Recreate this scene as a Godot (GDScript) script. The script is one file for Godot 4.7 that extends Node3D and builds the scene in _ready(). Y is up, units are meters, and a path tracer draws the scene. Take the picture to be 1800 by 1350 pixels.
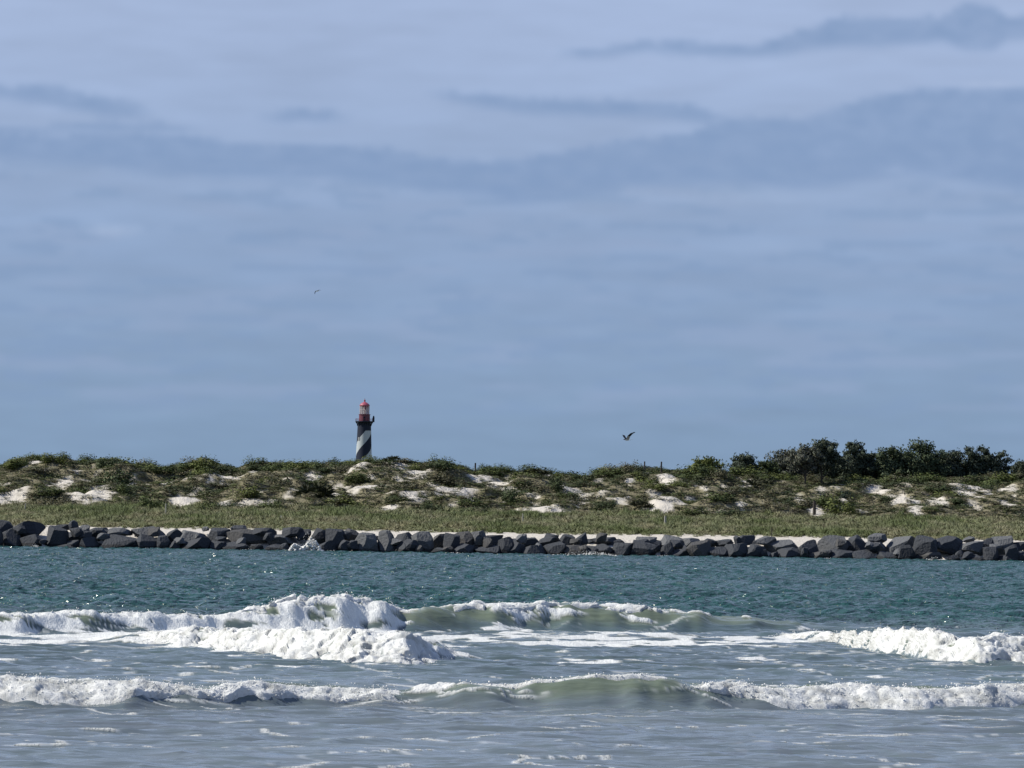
extends Node3D
# A striped lighthouse behind scrub-grown dunes, seen over a stone jetty and the surf of an inlet.
# The sea is at y = 0, the camera stands on the beach at the origin and looks along -z; units are metres.

const WAVE_BACK := [[-13.92, -75.92, 0.33], [-11.62, -77.48, 0.38], [-9.75, -79.05, 0.44], [-8.66, -79.96, 0.43], [-7.67, -80.79, 0.33], [-6.79, -81.53, 0.32], [-6.01, -81.99, 0.48], [-5.22, -82.45, 0.67], [-4.29, -83.01, 0.74], [-3.34, -83.56, 0.63], [-2.52, -84.05, 0.53], [-0.71, -85.12, 0.61], [1.44, -86.39, 0.62], [2.89, -86.57, 0.53], [4.34, -86.76, 0.42], [5.8, -86.94, 0.33], [7.26, -87.13, 0.2], [8.75, -87.45, 0.12], [10.99, -87.94, 0.02], [16.34, -89.11, 0.06]]
const WAVE_LEFT := [[-13.55, -73.94, 0.01], [-11.31, -75.42, 0.02], [-9.43, -75.48, 0.07], [-8.03, -74.09, 0.15], [-6.67, -72.76, 0.31], [-5.3, -70.65, 0.39], [-4, -68.66, 0.44], [-2.8, -67.26, 0.48], [-2, -66.78, 0.47], [-1.47, -67.69, 0.31], [-1.02, -68.17, 0.09], [-0.46, -68.78, 0], [13.66, -74.51, 0]]
const WAVE_RIGHT := [[-13.35, -72.81, 0], [3.96, -79.18, 0], [5.73, -81.91, 0], [6.64, -82.98, 0.06], [7.37, -80.44, 0.15], [8.13, -75, 0.4], [8.99, -71.91, 0.48], [9.64, -70.54, 0.49], [10.63, -70.85, 0.48], [13.03, -71.1, 0.48]]
const WAVE_NEAR := [[-9.25, -50.48, 0.35], [-7.61, -50.74, 0.33], [-6.76, -50.74, 0.31], [-5.92, -50.73, 0.31], [-4.68, -51.1, 0.27], [-3.71, -51.71, 0.31], [-3.04, -52.06, 0.25], [-2.18, -52.28, 0.22], [-1.66, -52.29, 0.21], [-0.87, -52.31, 0.26], [0, -52.33, 0.31], [0.87, -52.39, 0.38], [1.57, -52.45, 0.44], [2.19, -52.49, 0.42], [3.07, -52.68, 0.31], [3.98, -53, 0.28], [5.35, -53.49, 0.28], [6.25, -53.61, 0.26], [7.2, -53.99, 0.25], [8.2, -54.65, 0.26], [10.11, -55.12, 0.27]]
const CREST := [[-54.63, 5.86], [-45.6, 5.71], [-42.75, 5.85], [-41.32, 6.34], [-40.14, 6.55], [-38, 6.53], [-35.62, 6.38], [-33.01, 6.46], [-31.59, 6.15], [-29.92, 5.94], [-28.5, 5.96], [-27.07, 6.26], [-25.41, 6.62], [-23.99, 6.02], [-22.8, 5.9], [-21.61, 6.34], [-19, 6.38], [-16.15, 6.33], [-14.25, 6.4], [-12.35, 6.76], [-10.45, 6.74], [-8.55, 6.58], [-6.17, 6.66], [-4.27, 6.36], [-3.09, 5.95], [-2.14, 6.15], [0, 6.04], [2.38, 5.98], [4.75, 5.77], [6.41, 5.7], [7.6, 6.01], [9.5, 6.32], [11.4, 6.35], [14.25, 6.34], [16.15, 6.32], [19, 6.17], [20.9, 6.01], [23.75, 5.76], [28.5, 5.74], [33.25, 5.76], [38, 5.97], [42.75, 6.32], [52.25, 6.65]]
const SAND := [[-37.35, -254.65, 1.91, 6.05], [-31.48, -257.7, 2.15, 6.4], [-24.78, -256.35, 1.71, 6.55], [-34.81, -267.8, 0.98, 5.28], [-23.04, -274.85, 1.74, 6.53], [-20.87, -280.2, 0.93, 4.2], [-16.04, -274.9, 1.47, 4.48], [-14.51, -280.9, 0.84, 3.15], [-39.3, -283.1, 0.85, 2.47], [-30.17, -270.15, 0.81, 3.9], [-27.3, -272.95, 0.64, 2.7], [-21.42, -255.5, 0.6, 3.18], [-35.36, -276.6, 0.92, 1.98], [-16.35, -245.3, 1.23, 3.08], [-16.63, -262.65, 0.44, 2.5], [-12.49, -280.7, 1.4, 4.25], [-9.94, -284.05, 1.89, 1.7], [-11.45, -264.2, 1.54, 3.1], [-7.67, -275.55, 1.15, 3.75], [-7.46, -258.8, 1.38, 3.7], [-4.07, -262.65, 2.19, 3.33], [-8.98, -252.95, 0.84, 2.43], [-1.06, -275.75, 1.15, 5.35], [-2.47, -279.6, 1.4, 3.38], [2.84, -284, 1.04, 1], [4.97, -270.9, 1.44, 7.25], [2.07, -264.35, 0.53, 2.88], [2.96, -253.4, 2.32, 3.05], [5.28, -249.3, 1.04, 1.38], [8.77, -259.3, 0.43, 2.4], [11.02, -254.25, 1.91, 2.45], [12.27, -275.8, 1.38, 4], [11.01, -283.4, 0.57, 1.65], [9.64, -275.55, 0.55, 3], [15.33, -262.75, 1.14, 2.58], [17.45, -257.3, 0.64, 2.43], [22.33, -266.35, 0.58, 4.7], [25.02, -278, 1.3, 4.25], [27.2, -282.8, 1.41, 2.47], [22.98, -258.7, 0.95, 5.55], [29.7, -275.4, 1.38, 5.9], [30.75, -266.25, 0.8, 7.33], [29.84, -262.1, 0.96, 3.45], [26.69, -257.05, 0.94, 3.15], [36.02, -272.55, 1.59, 6.43], [37.79, -277.5, 1.39, 3.9], [33.13, -262.6, 0.79, 3.83], [39.81, -273.6, 1.14, 3.53], [38.11, -261.95, 0.87, 3.43], [30.14, -253.65, 0.85, 2.43], [36.28, -252.25, 0.42, 1.68], [19.82, -247.8, 0.5, 1.55], [15.17, -270.15, 0.9, 3.78], [18.94, -277.2, 0.69, 4.3], [13.42, -249.2, 0.75, 1.78]]
const SHRUBS := [[-40.63, -280.2, 2.8, 1.21, 0], [-39.67, -284, 2.08, 0.85, 1], [-37.45, -284.4, 2.37, 0.85, 2], [-35.32, -284.45, 2.09, 0.95, 2], [-30.94, -267.1, 2.94, 2.23, 2], [-32.71, -276.4, 2.3, 1.38, 2], [-30.56, -282.95, 2.07, 1.13, 3], [-28.4, -284, 1.7, 0.76, 2], [-24.97, -280, 2.8, 1.31, 0], [-24.81, -273.15, 2.73, 1.18, 0], [-26.71, -281.2, 1.87, 0.75, 1], [-23.29, -279.5, 1.02, 0.75, 3], [-22.02, -278.1, 1.11, 0.83, 3], [-21.21, -284, 2.37, 0.85, 1], [-18.46, -284, 2.56, 0.76, 0], [-18.22, -266.7, 2.67, 1.6, 3], [-14.54, -252.95, 2.95, 1.6, 4], [-16.09, -284, 1.89, 0.66, 1], [-13.73, -284, 1.7, 0.66, 1], [-11.74, -284, 2.18, 0.85, 0], [-14.2, -284, 0.47, 0.38, 1], [-9.94, -284, 1.7, 0.66, 4], [-6.17, -284.55, 1.99, 0.95, 1], [-4.7, -282, 1.88, 0.85, 1], [-7.25, -280.75, 1.87, 0.75, 1], [-2.13, -284, 1.23, 0.76, 2], [-0.47, -284, 1.89, 0.66, 1], [2.37, -284, 2.37, 0.57, 4], [4.02, -284, 1.42, 0.47, 1], [0.22, -260.2, 2.17, 1.56, 2], [3.79, -267.45, 1.78, 1.43, 2], [1.58, -271.2, 2.26, 0.9, 3], [-5.33, -266.6, 2.67, 1.07, 3], [7.59, -284.45, 1.9, 0.76, 1], [9.77, -279.1, 1.58, 1.21, 3], [10.32, -284, 2.08, 0.66, 1], [12.38, -280.4, 2.06, 0.75, 1], [8.29, -268.9, 1.61, 0.9, 2], [7.22, -254.9, 2.12, 0.93, 2], [14.92, -284.15, 2.37, 1.04, 1], [18.97, -284.5, 2.09, 1.04, 2], [17.21, -264.75, 1.77, 1.06, 3], [16.95, -274.85, 1.83, 0.92, 3], [26.19, -267.65, 1.61, 1.16, 5], [27.37, -284.1, 1.42, 0.76, 3], [24.53, -253.75, 2.62, 1.61, 0], [27.79, -258.55, 1.72, 0.86, 3], [31.07, -258.9, 1.9, 0.86, 1], [31.71, -284, 2.37, 0.85, 1], [34.46, -283.2, 2.83, 1.04, 1], [34.63, -273.4, 2.28, 0.82, 3], [39.74, -280.5, 2.81, 1.22, 1], [41.18, -284, 2.37, 0.85, 0], [34.88, -264.9, 1.59, 0.79, 3], [35.03, -284, 2.84, 0.66, 0], [-33.76, -250.05, 2.92, 1, 3], [-36.42, -258.6, 1.98, 1.03, 2], [-32.77, -252.1, 1.93, 0.92, 3], [-26.75, -250.75, 2.51, 1.25, 1], [-29.21, -259.6, 2.16, 1.04, 1], [-22.04, -249.55, 2.08, 1.08, 1], [-19.69, -256.85, 2.57, 1.03, 0], [-17.61, -251.6, 2.1, 0.92, 1], [-10.99, -253.65, 2.54, 0.85, 0], [-11.61, -248.85, 2.07, 0.58, 1], [-7.94, -264.65, 2.21, 0.79, 3], [-5.88, -252.1, 2.1, 0.84, 2], [-2.97, -254.4, 2.54, 0.93, 1], [-2.09, -250.3, 2.09, 0.67, 3], [9.77, -254.85, 1.87, 0.85, 4], [4.72, -257.25, 1.89, 0.77, 3], [12.61, -260.95, 2.61, 0.96, 3], [13.43, -251.85, 2.52, 0.67, 1], [16.33, -251.3, 2.51, 0.75, 2], [18.67, -254.55, 2.12, 0.85, 3], [20.87, -266.4, 2.22, 0.98, 3], [19.95, -272.05, 2.27, 0.91, 4], [14.97, -256.65, 2.14, 0.68, 2]]
const BOULDERS := [
	[-36.64, -228.3, 2.05, -0.39, 0.95, 0],
	[-35.95, -230.2, 1.76, 0.64, 1.63, 2],
	[-35.04, -228.3, 1.45, -0.37, 0.97, 0],
	[-34.64, -227.94, 0.7, 0.01, 0.4, 0],
	[-34.17, -228.3, 0.61, -0.2, 1.13, 0],
	[-34.15, -230.2, 1.38, 0.97, 1.78, 2],
	[-33.4, -228.9, 1.49, -0.35, 1.22, 1],
	[-32.87, -229.03, 0.9, 0.86, 1.44, 2],
	[-32.46, -230.2, 2.15, 0.61, 1.72, 2],
	[-32, -228.3, 1.45, -0.36, 0.86, 0],
	[-31.14, -228.21, 0.59, 0.19, 0.57, 0],
	[-30.34, -231.2, 1.12, 1.1, 1.56, 2],
	[-30.33, -228.9, 1.45, -0.23, 1.42, 1],
	[-29.58, -228.3, 1.71, -0.44, 0.25, 0],
	[-29.41, -230.2, 0.65, 1.12, 1.84, 2],
	[-29.13, -228.3, 0.88, -0.4, 0.52, 0],
	[-29.02, -228.9, 0.9, 0.77, 1.36, 2],
	[-28.93, -230.2, 1.76, 0.39, 1.2, 2],
	[-28.82, -231.2, 0.77, 1.04, 1.54, 2],
	[-28.44, -228.92, 0.87, 0.56, 1.16, 1],
	[-28.1, -228.3, 1.41, -0.42, 0.73, 0],
	[-27.74, -230.2, 1.53, 0.76, 1.37, 2],
	[-27.43, -230.2, 0.92, 0.61, 1.26, 2],
	[-27.26, -228.61, 0.84, 0.54, 1.04, 1],
	[-26.26, -230.2, 1.57, 0.78, 1.39, 2],
	[-26.16, -228.3, 2.4, -0.43, 0.91, 0],
	[-25.15, -228.12, 0.97, -0.01, 0.6, 0],
	[-24.36, -230.2, 2.23, 0.73, 1.5, 2],
	[-24.26, -228.3, 1.64, -0.37, 0.97, 0],
	[-23.89, -229.26, 0.79, 0.85, 1.47, 2],
	[-23.12, -228.3, 0.88, -0.39, 0.91, 0],
	[-22.56, -230.2, 1.07, 0.49, 1.37, 2],
	[-22.49, -228.3, 0.99, -0.42, 0.58, 0],
	[-22.05, -228.37, 0.8, 0.33, 0.81, 1],
	[-21.49, -230.2, 2.15, 0.35, 1.27, 2],
	[-21, -228.3, 2.13, -0.51, 0.83, 0],
	[-20.84, -229.05, 0.52, 0.75, 1.12, 2],
	[-20.6, -231.2, 0.5, 1.24, 1.55, 2],
	[-19.64, -230.2, 1.46, 0.37, 1.45, 2],
	[-19.54, -228.3, 1.03, -0.41, 0.62, 0],
	[-19.36, -228.85, 0.74, 0.46, 0.91, 1],
	[-18.34, -231.2, 1.08, 1.19, 1.66, 2],
	[-18.32, -228.3, 2.09, -0.47, 0.57, 0],
	[-17.96, -228.41, 0.6, 0.33, 0.87, 1],
	[-17.82, -230.2, 2.88, 0.36, 1.4, 2],
	[-16.91, -228.3, 1.1, -0.41, 0.43, 0],
	[-16.59, -230.2, 1.65, 0.92, 1.53, 2],
	[-16.2, -229.08, 0.66, 0.68, 1.2, 2],
	[-15.41, -228.3, 2.05, -0.43, 0.46, 0],
	[-15.4, -230.2, 2.34, 0.36, 1.09, 2],
	[-15.06, -228.15, 0.61, -0.04, 0.54, 0],
	[-14.58, -230.2, 1.46, 0.95, 1.6, 2],
	[-13.89, -230.2, 1, 0.73, 1.46, 2],
	[-13.33, -228.21, 0.59, 0.25, 0.74, 0],
	[-12.74, -230.2, 1.38, 0.55, 1.55, 2],
	[-12.21, -228.3, 1.6, -0.42, 0.73, 0],
	[-11.65, -228.9, 1.34, -0.08, 1.5, 1],
	[-11.11, -229.29, 0.98, 0.84, 1.41, 2],
	[-11, -228.3, 0.99, -0.33, 0.79, 0],
	[-10.86, -230.2, 1.46, 0.58, 1.54, 2],
	[-10.62, -228.31, 0.98, 0.2, 0.79, 0],
	[-9.67, -228.9, 1.72, -0.39, 1.26, 1],
	[-9.29, -231.2, 1, 0.63, 1.13, 2],
	[-8.22, -228.9, 1.26, -0.37, 1.43, 1],
	[-7.69, -228.64, 0.91, 0.55, 0.99, 1],
	[-7.02, -228.9, 1.45, -0.35, 1.33, 1],
	[-6.93, -228.08, 0.69, 0.04, 0.68, 0],
	[-6.73, -228.3, 1.45, -0.34, 0.92, 0],
	[-6.07, -228.05, 0.58, -0.05, 0.53, 0],
	[-5.95, -228.9, 1.68, -0.26, 1.39, 1],
	[-4.66, -230.2, 1.11, 0.29, 1.28, 2],
	[-4.6, -228.3, 1.75, -0.35, 0.38, 0],
	[-4.12, -227.99, 0.99, 0, 0.48, 0],
	[-3.91, -228.9, 1.11, -0.08, 1.34, 1],
	[-3.18, -230.2, 1.76, 0.34, 1.46, 2],
	[-3.08, -228.3, 1.75, -0.36, 0.67, 0],
	[-2.95, -227.96, 0.58, -0.04, 0.51, 0],
	[-2.15, -230.2, 1.07, 0.51, 1.51, 2],
	[-2.07, -230.2, 0.61, 0.97, 1.55, 2],
	[-1.46, -228.45, 0.62, 0.42, 1.06, 1],
	[-1.31, -228.3, 2.09, -0.41, 0.58, 0],
	[-1.11, -230.2, 1.3, 0.57, 1.26, 2],
	[-0.15, -228.3, 1.22, -0.32, 1.13, 0],
	[0.36, -228.3, 1.26, -0.43, 0.91, 0],
	[0.81, -228.95, 0.7, 0.71, 1.36, 2],
	[0.94, -230.2, 2.11, 0.48, 1.13, 2],
	[1.79, -228.3, 2.13, -0.41, 0.63, 0],
	[1.89, -228.4, 0.52, 0.33, 0.81, 1],
	[2.59, -230.2, 1.42, 0.58, 1.2, 2],
	[2.83, -231.2, 0.96, 1.04, 1.42, 2],
	[3.01, -228.3, 1.45, -0.39, 0.87, 0],
	[3.8, -230.2, 1.15, 0.33, 1.37, 2],
	[4.22, -228.3, 1.75, -0.33, 0.7, 0],
	[4.4, -228.93, 0.75, 0.77, 1.13, 2],
	[4.78, -230.2, 0.96, 0.54, 1.5, 2],
	[4.93, -228.1, 0.62, 0.12, 0.73, 0],
	[5.3, -231.2, 1.04, 0.57, 1.11, 2],
	[5.48, -228.3, 1.07, -0.35, 0.64, 0],
	[6.16, -229.11, 0.78, 0.87, 1.52, 2],
	[6.24, -228.3, 1.29, -0.23, 0.77, 0],
	[6.34, -231.2, 1.81, 0.7, 1.24, 2],
	[6.97, -231.2, 1.46, 0.56, 1.1, 2],
	[7.48, -228.3, 1.48, -0.4, 0.86, 0],
	[8.96, -228.3, 1.86, -0.42, 1.04, 0],
	[8.98, -228.8, 0.9, 0.59, 1.16, 1],
	[9.21, -230.2, 1.38, 0.72, 1.29, 2],
	[9.27, -228.42, 0.94, 0.12, 0.74, 0],
	[9.73, -230.2, 1.27, 0.3, 1.07, 2],
	[10.5, -228.3, 0.91, -0.47, 0.98, 0],
	[10.9, -230.2, 1.69, 0.55, 1.43, 2],
	[11.16, -228.93, 0.9, 0.59, 1.13, 1],
	[11.17, -228.3, 1.26, -0.46, 0.5, 0],
	[11.64, -228.3, 0.76, -0.38, 0.77, 0],
	[12.16, -230.2, 1.46, 0.57, 1.26, 2],
	[12.71, -228.3, 1.83, -0.4, 1.09, 0],
	[12.98, -228.97, 0.84, 0.59, 1.02, 1],
	[13.43, -230.2, 1.07, 0.66, 1.24, 2],
	[13.51, -228.3, 2.21, -0.46, 0.68, 0],
	[14.43, -230.2, 1.38, 0.64, 1.21, 2],
	[15.03, -228.3, 1.29, -0.48, 0.21, 0],
	[15.15, -228.17, 0.99, -0.02, 0.62, 0],
	[15.16, -228.3, 1.64, -0.48, 0.94, 0],
	[15.29, -229.18, 0.56, 0.84, 1.48, 2],
	[15.85, -230.2, 1.3, 0.81, 1.5, 2],
	[16.46, -228.3, 1.33, -0.42, 0.88, 0],
	[16.63, -228.3, 1.14, -0.42, 0.43, 0],
	[16.83, -228.29, 0.82, 0.08, 0.6, 0],
	[17.15, -230.2, 1.61, 0.83, 1.45, 2],
	[17.67, -228.3, 0.8, -0.4, 0.44, 0],
	[18.34, -230.2, 2.3, 0.43, 1.23, 2],
	[18.8, -228.3, 1.67, -0.43, 0.72, 0],
	[19.67, -228.06, 0.5, 0.13, 0.76, 0],
	[20.03, -228.9, 1.45, -0.42, 1.23, 1],
	[20.85, -228.3, 1.83, -0.43, 0.56, 0],
	[21.12, -228.28, 0.9, 0.02, 0.61, 0],
	[21.39, -231.2, 1, 0.96, 1.42, 2],
	[21.79, -230.2, 2.15, 0.32, 1.55, 2],
	[22.07, -228.3, 1.67, -0.45, 0.66, 0],
	[22.14, -229.02, 0.6, 0.82, 1.37, 2],
	[23.06, -230.2, 0.84, 0.5, 1.26, 2],
	[23.52, -230.2, 1.3, 0.43, 1.61, 2],
	[23.59, -228.3, 1.98, -0.47, 0.64, 0],
	[24.18, -228.77, 0.74, 0.71, 1.22, 2],
	[24.4, -228.77, 0.74, 0.52, 1.13, 1],
	[24.59, -230.2, 1.61, 0.44, 1.25, 2],
	[24.78, -230.2, 1.23, 1.06, 1.75, 2],
	[25.19, -228.3, 1.67, -0.45, 0.55, 0],
	[26.08, -228.24, 0.88, 0.28, 0.79, 1],
	[26.32, -230.2, 2, 0.43, 1.58, 2],
	[26.56, -228.3, 1.22, -0.16, 0.99, 0],
	[27.81, -228.9, 1.6, -0.08, 1.61, 1],
	[28.08, -228.3, 1.98, -0.44, 0.55, 0],
	[28.67, -228.98, 0.54, 0.77, 1.28, 2],
	[29.5, -230.2, 2.07, 0.28, 1.62, 2],
	[29.6, -228.3, 1.07, -0.46, 0.39, 0],
	[30.11, -228.56, 0.62, 0.23, 0.72, 0],
	[30.58, -228.13, 0.81, 0.02, 0.64, 0],
	[31.02, -231.2, 0.85, 1.18, 1.64, 2],
	[31.05, -228.3, 1.98, -0.4, 0.48, 0],
	[31.12, -230.2, 1.92, 0.31, 1.3, 2],
	[32.19, -228.3, 1.07, -0.08, 0.96, 0],
	[32.3, -230.2, 1.23, 0.71, 1.55, 2],
	[32.62, -229.21, 0.89, 0.8, 1.17, 2],
	[33.19, -230.2, 1.3, 0.34, 1.68, 2],
	[33.48, -228.3, 1.67, -0.4, 0.44, 0],
	[33.6, -228.3, 0.99, -0.06, 1.13, 0],
	[33.78, -228.48, 0.92, 0.22, 0.69, 0],
	[34.26, -230.2, 1, 0.58, 1.31, 2],
	[34.89, -228.3, 1.75, -0.42, 0.69, 0],
	[35.34, -230.2, 1.61, 0.48, 1.52, 2],
	[36.83, -228.3, 1.67, -0.43, 0.64, 0],
	[36.87, -230.2, 1.92, 0.31, 1.46, 2]]


const SEA_TONES := {"channel": Color(0.019, 0.058, 0.058), "shelf": Color(0.07, 0.097, 0.102), "shallow": Color(0.1, 0.124, 0.138), "face": Color(0.115, 0.142, 0.1)}

var taken := {}
var mats := {}
var noises := {}
var wave_z: Array[PackedFloat32Array] = []
var wave_h: Array[PackedFloat32Array] = []
var crest_y := PackedFloat32Array()

# ------------------------------------------------------------------ helpers

func numbered(called: String) -> String:
	if not taken.has(called):
		taken[called] = 0
		return called
	taken[called] += 1
	return "%s_%03d" % [called, taken[called]]

func obj(called: String, mesh: Mesh, m: Material, parent: Node3D = null) -> MeshInstance3D:
	var o := MeshInstance3D.new()
	o.mesh = mesh
	if m:
		o.material_override = m
	if parent:
		o.name = called
		parent.add_child(o, true)
		var k := 0
		for other in parent.get_children():
			if other != o and String(other.get_meta("base", "")) == called:
				k += 1
		o.set_meta("base", called)
		if k:
			o.name = "%s_%03d" % [called, k]
	else:
		o.name = numbered(called)
		add_child(o, true)
	return o

func thing(called: String, at: Vector3, label: String, category: String, group := "") -> Node3D:
	var o := Node3D.new()
	o.name = numbered(called)
	o.position = at
	add_child(o, true)
	return tag(o, label, category, group)

func tag(o: Node3D, label: String, category := "", group := "", kind := "") -> Node3D:
	o.set_meta("label", label)
	if category:
		o.set_meta("category", category)
	if group:
		o.set_meta("group", group)
	if kind:
		o.set_meta("kind", kind)
	return o

func rng_of(s: int) -> RandomNumberGenerator:
	var r := RandomNumberGenerator.new()
	r.seed = s
	return r

func noise_of(called: String, s: int, octaves: int, kind := FastNoiseLite.TYPE_SIMPLEX_SMOOTH) -> FastNoiseLite:
	var n := FastNoiseLite.new()
	n.seed = s
	n.noise_type = kind
	n.frequency = 1.0
	n.fractal_type = FastNoiseLite.FRACTAL_FBM if octaves > 1 else FastNoiseLite.FRACTAL_NONE
	n.fractal_octaves = octaves
	noises[called] = n
	return n

func mat(called: String, c: Color, rough: float, spec := 0.5) -> StandardMaterial3D:
	var m := StandardMaterial3D.new()
	m.resource_name = called
	m.albedo_color = c.linear_to_srgb()
	m.roughness = rough
	m.metallic_specular = spec
	mats[called] = m
	return m

func tinted(called: String, rough: float, spec := 0.5, back := 0.0) -> StandardMaterial3D:
	var m := mat(called, Color.WHITE, rough, spec)
	m.vertex_color_use_as_albedo = true
	if back > 0.0:
		m.backlight_enabled = true
		m.backlight = Color(back, back, back).linear_to_srgb()
	return m

func bump_texture(s: int, freq: float, octaves: int) -> NoiseTexture2D:
	var t := NoiseTexture2D.new()
	var n := FastNoiseLite.new()
	n.seed = s
	n.frequency = freq
	n.fractal_octaves = octaves
	t.noise = n
	t.width = 512
	t.height = 512
	t.seamless = true
	return t

func relief(m: StandardMaterial3D, t: Texture2D, per_metre: Vector3, cm: float) -> void:
	m.heightmap_enabled = true
	m.heightmap_texture = t
	m.heightmap_scale = cm
	m.uv1_triplanar = true
	m.uv1_world_triplanar = true
	m.uv1_scale = per_metre

class Shape:
	var v := PackedVector3Array()
	var n := PackedVector3Array()
	var c := PackedColorArray()
	var i := PackedInt32Array()
	func quad(a: Vector3, b: Vector3, d: Vector3, e: Vector3, na: Vector3, col: Color) -> void:
		var k := v.size()
		if (e - a).cross(b - a).dot(na) < 0.0:
			var swap := b
			b = e
			e = swap
		v.append_array([a, b, d, e])
		n.append_array([na, na, na, na])
		c.append_array([col, col, col, col])
		i.append_array([k, k + 1, k + 2, k, k + 2, k + 3])
	func tri(a: Vector3, b: Vector3, d: Vector3, na: Vector3, col: Color) -> void:
		var k := v.size()
		if (d - a).cross(b - a).dot(na) < 0.0:
			var swap := b
			b = d
			d = swap
		v.append_array([a, b, d])
		n.append_array([na, na, na])
		c.append_array([col, col, col])
		i.append_array([k, k + 1, k + 2])
	func mesh(into: ArrayMesh = null) -> ArrayMesh:
		var m: ArrayMesh = into if into else ArrayMesh.new()
		var a := []
		a.resize(Mesh.ARRAY_MAX)
		a[Mesh.ARRAY_VERTEX] = v
		a[Mesh.ARRAY_NORMAL] = n
		a[Mesh.ARRAY_COLOR] = c
		a[Mesh.ARRAY_INDEX] = i
		m.add_surface_from_arrays(Mesh.PRIMITIVE_TRIANGLES, a)
		return m
	func tube(pts: Array, radii: Array, sides: int, col: Color) -> void:
		# rings round a polyline; clockwise seen from outside
		var first := v.size()
		for k in pts.size():
			var dir: Vector3 = ((pts[mini(k + 1, pts.size() - 1)] as Vector3) - (pts[maxi(k - 1, 0)] as Vector3)).normalized()
			var side := dir.cross(Vector3(0.31, 0.2, 0.93)).normalized()
			var other := dir.cross(side).normalized()
			for s in sides:
				var t := TAU * s / sides
				var o := side * cos(t) + other * sin(t)
				v.append((pts[k] as Vector3) + o * float(radii[k]))
				n.append(o)
				c.append(col)
		for k in pts.size() - 1:
			for s in sides:
				var a := first + k * sides + s
				var b := first + k * sides + (s + 1) % sides
				i.append_array([a, b + sides, b, a, a + sides, b + sides])
		for end in [0, pts.size() - 1]:
			var mid := v.size()
			v.append(pts[end])
			n.append(((pts[end] as Vector3) - (pts[1 if end == 0 else end - 1] as Vector3)).normalized())
			c.append(col)
			for s in sides:
				var a: int = first + end * sides + s
				var b: int = first + end * sides + (s + 1) % sides
				if end == 0:
					i.append_array([mid, a, b])
				else:
					i.append_array([mid, b, a])
	func lathe(profile: Array, sides: int, col: Color, a0 := 0.0, a1 := TAU) -> void:
		# profile of (radius, y) from bottom to top, turned round y; a flat normal for each band
		for k in profile.size() - 1:
			var p: Vector2 = profile[k]
			var q: Vector2 = profile[k + 1]
			var t := (q - p).normalized()
			var first := v.size()
			for s in sides + 1:
				var w := a0 + (a1 - a0) * s / sides
				var d := Vector3(sin(w), 0, cos(w))
				var nn := (d * t.y - Vector3.UP * t.x).normalized()
				v.append_array([d * p.x + Vector3.UP * p.y, d * q.x + Vector3.UP * q.y])
				n.append_array([nn, nn])
				c.append_array([col, col])
			for s in sides:
				var a := first + s * 2
				i.append_array([a, a + 1, a + 3, a, a + 3, a + 2])
	func box(lo: Vector3, hi: Vector3, col: Color) -> void:
		var p := [lo, hi]
		for axis in 3:
			for s in 2:
				var nn := Vector3.ZERO
				nn[axis] = 1.0 if s else -1.0
				var u := (axis + 1) % 3
				var w := (axis + 2) % 3
				var q := []
				for k in [[0, 0], [0, 1], [1, 1], [1, 0]]:
					var x := Vector3.ZERO
					x[axis] = (p[s] as Vector3)[axis]
					x[u] = (p[k[0]] as Vector3)[u]
					x[w] = (p[k[1]] as Vector3)[w]
					q.append(x)
				if s == 0:
					q.reverse()
				quad(q[0], q[1], q[2], q[3], nn, col)

func table(rows: Array, column: int, from: float, step: float, count: int) -> PackedFloat32Array:
	var out := PackedFloat32Array()
	for k in count:
		var x := from + step * k
		var y: float = rows[0][column]
		for j in rows.size() - 1:
			if x >= rows[j][0]:
				var t: float = clampf((x - rows[j][0]) / (rows[j + 1][0] - rows[j][0]), 0.0, 1.0)
				y = lerpf(rows[j][column], rows[j + 1][column], t * t * (3.0 - 2.0 * t))
		out.append(y)
	return out

func look(t: PackedFloat32Array, from: float, step: float, x: float) -> float:
	var f := clampf((x - from) / step, 0.0, t.size() - 1.001)
	var k := int(f)
	return lerpf(t[k], t[k + 1], f - k)

# ------------------------------------------------------------------ sky

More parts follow.
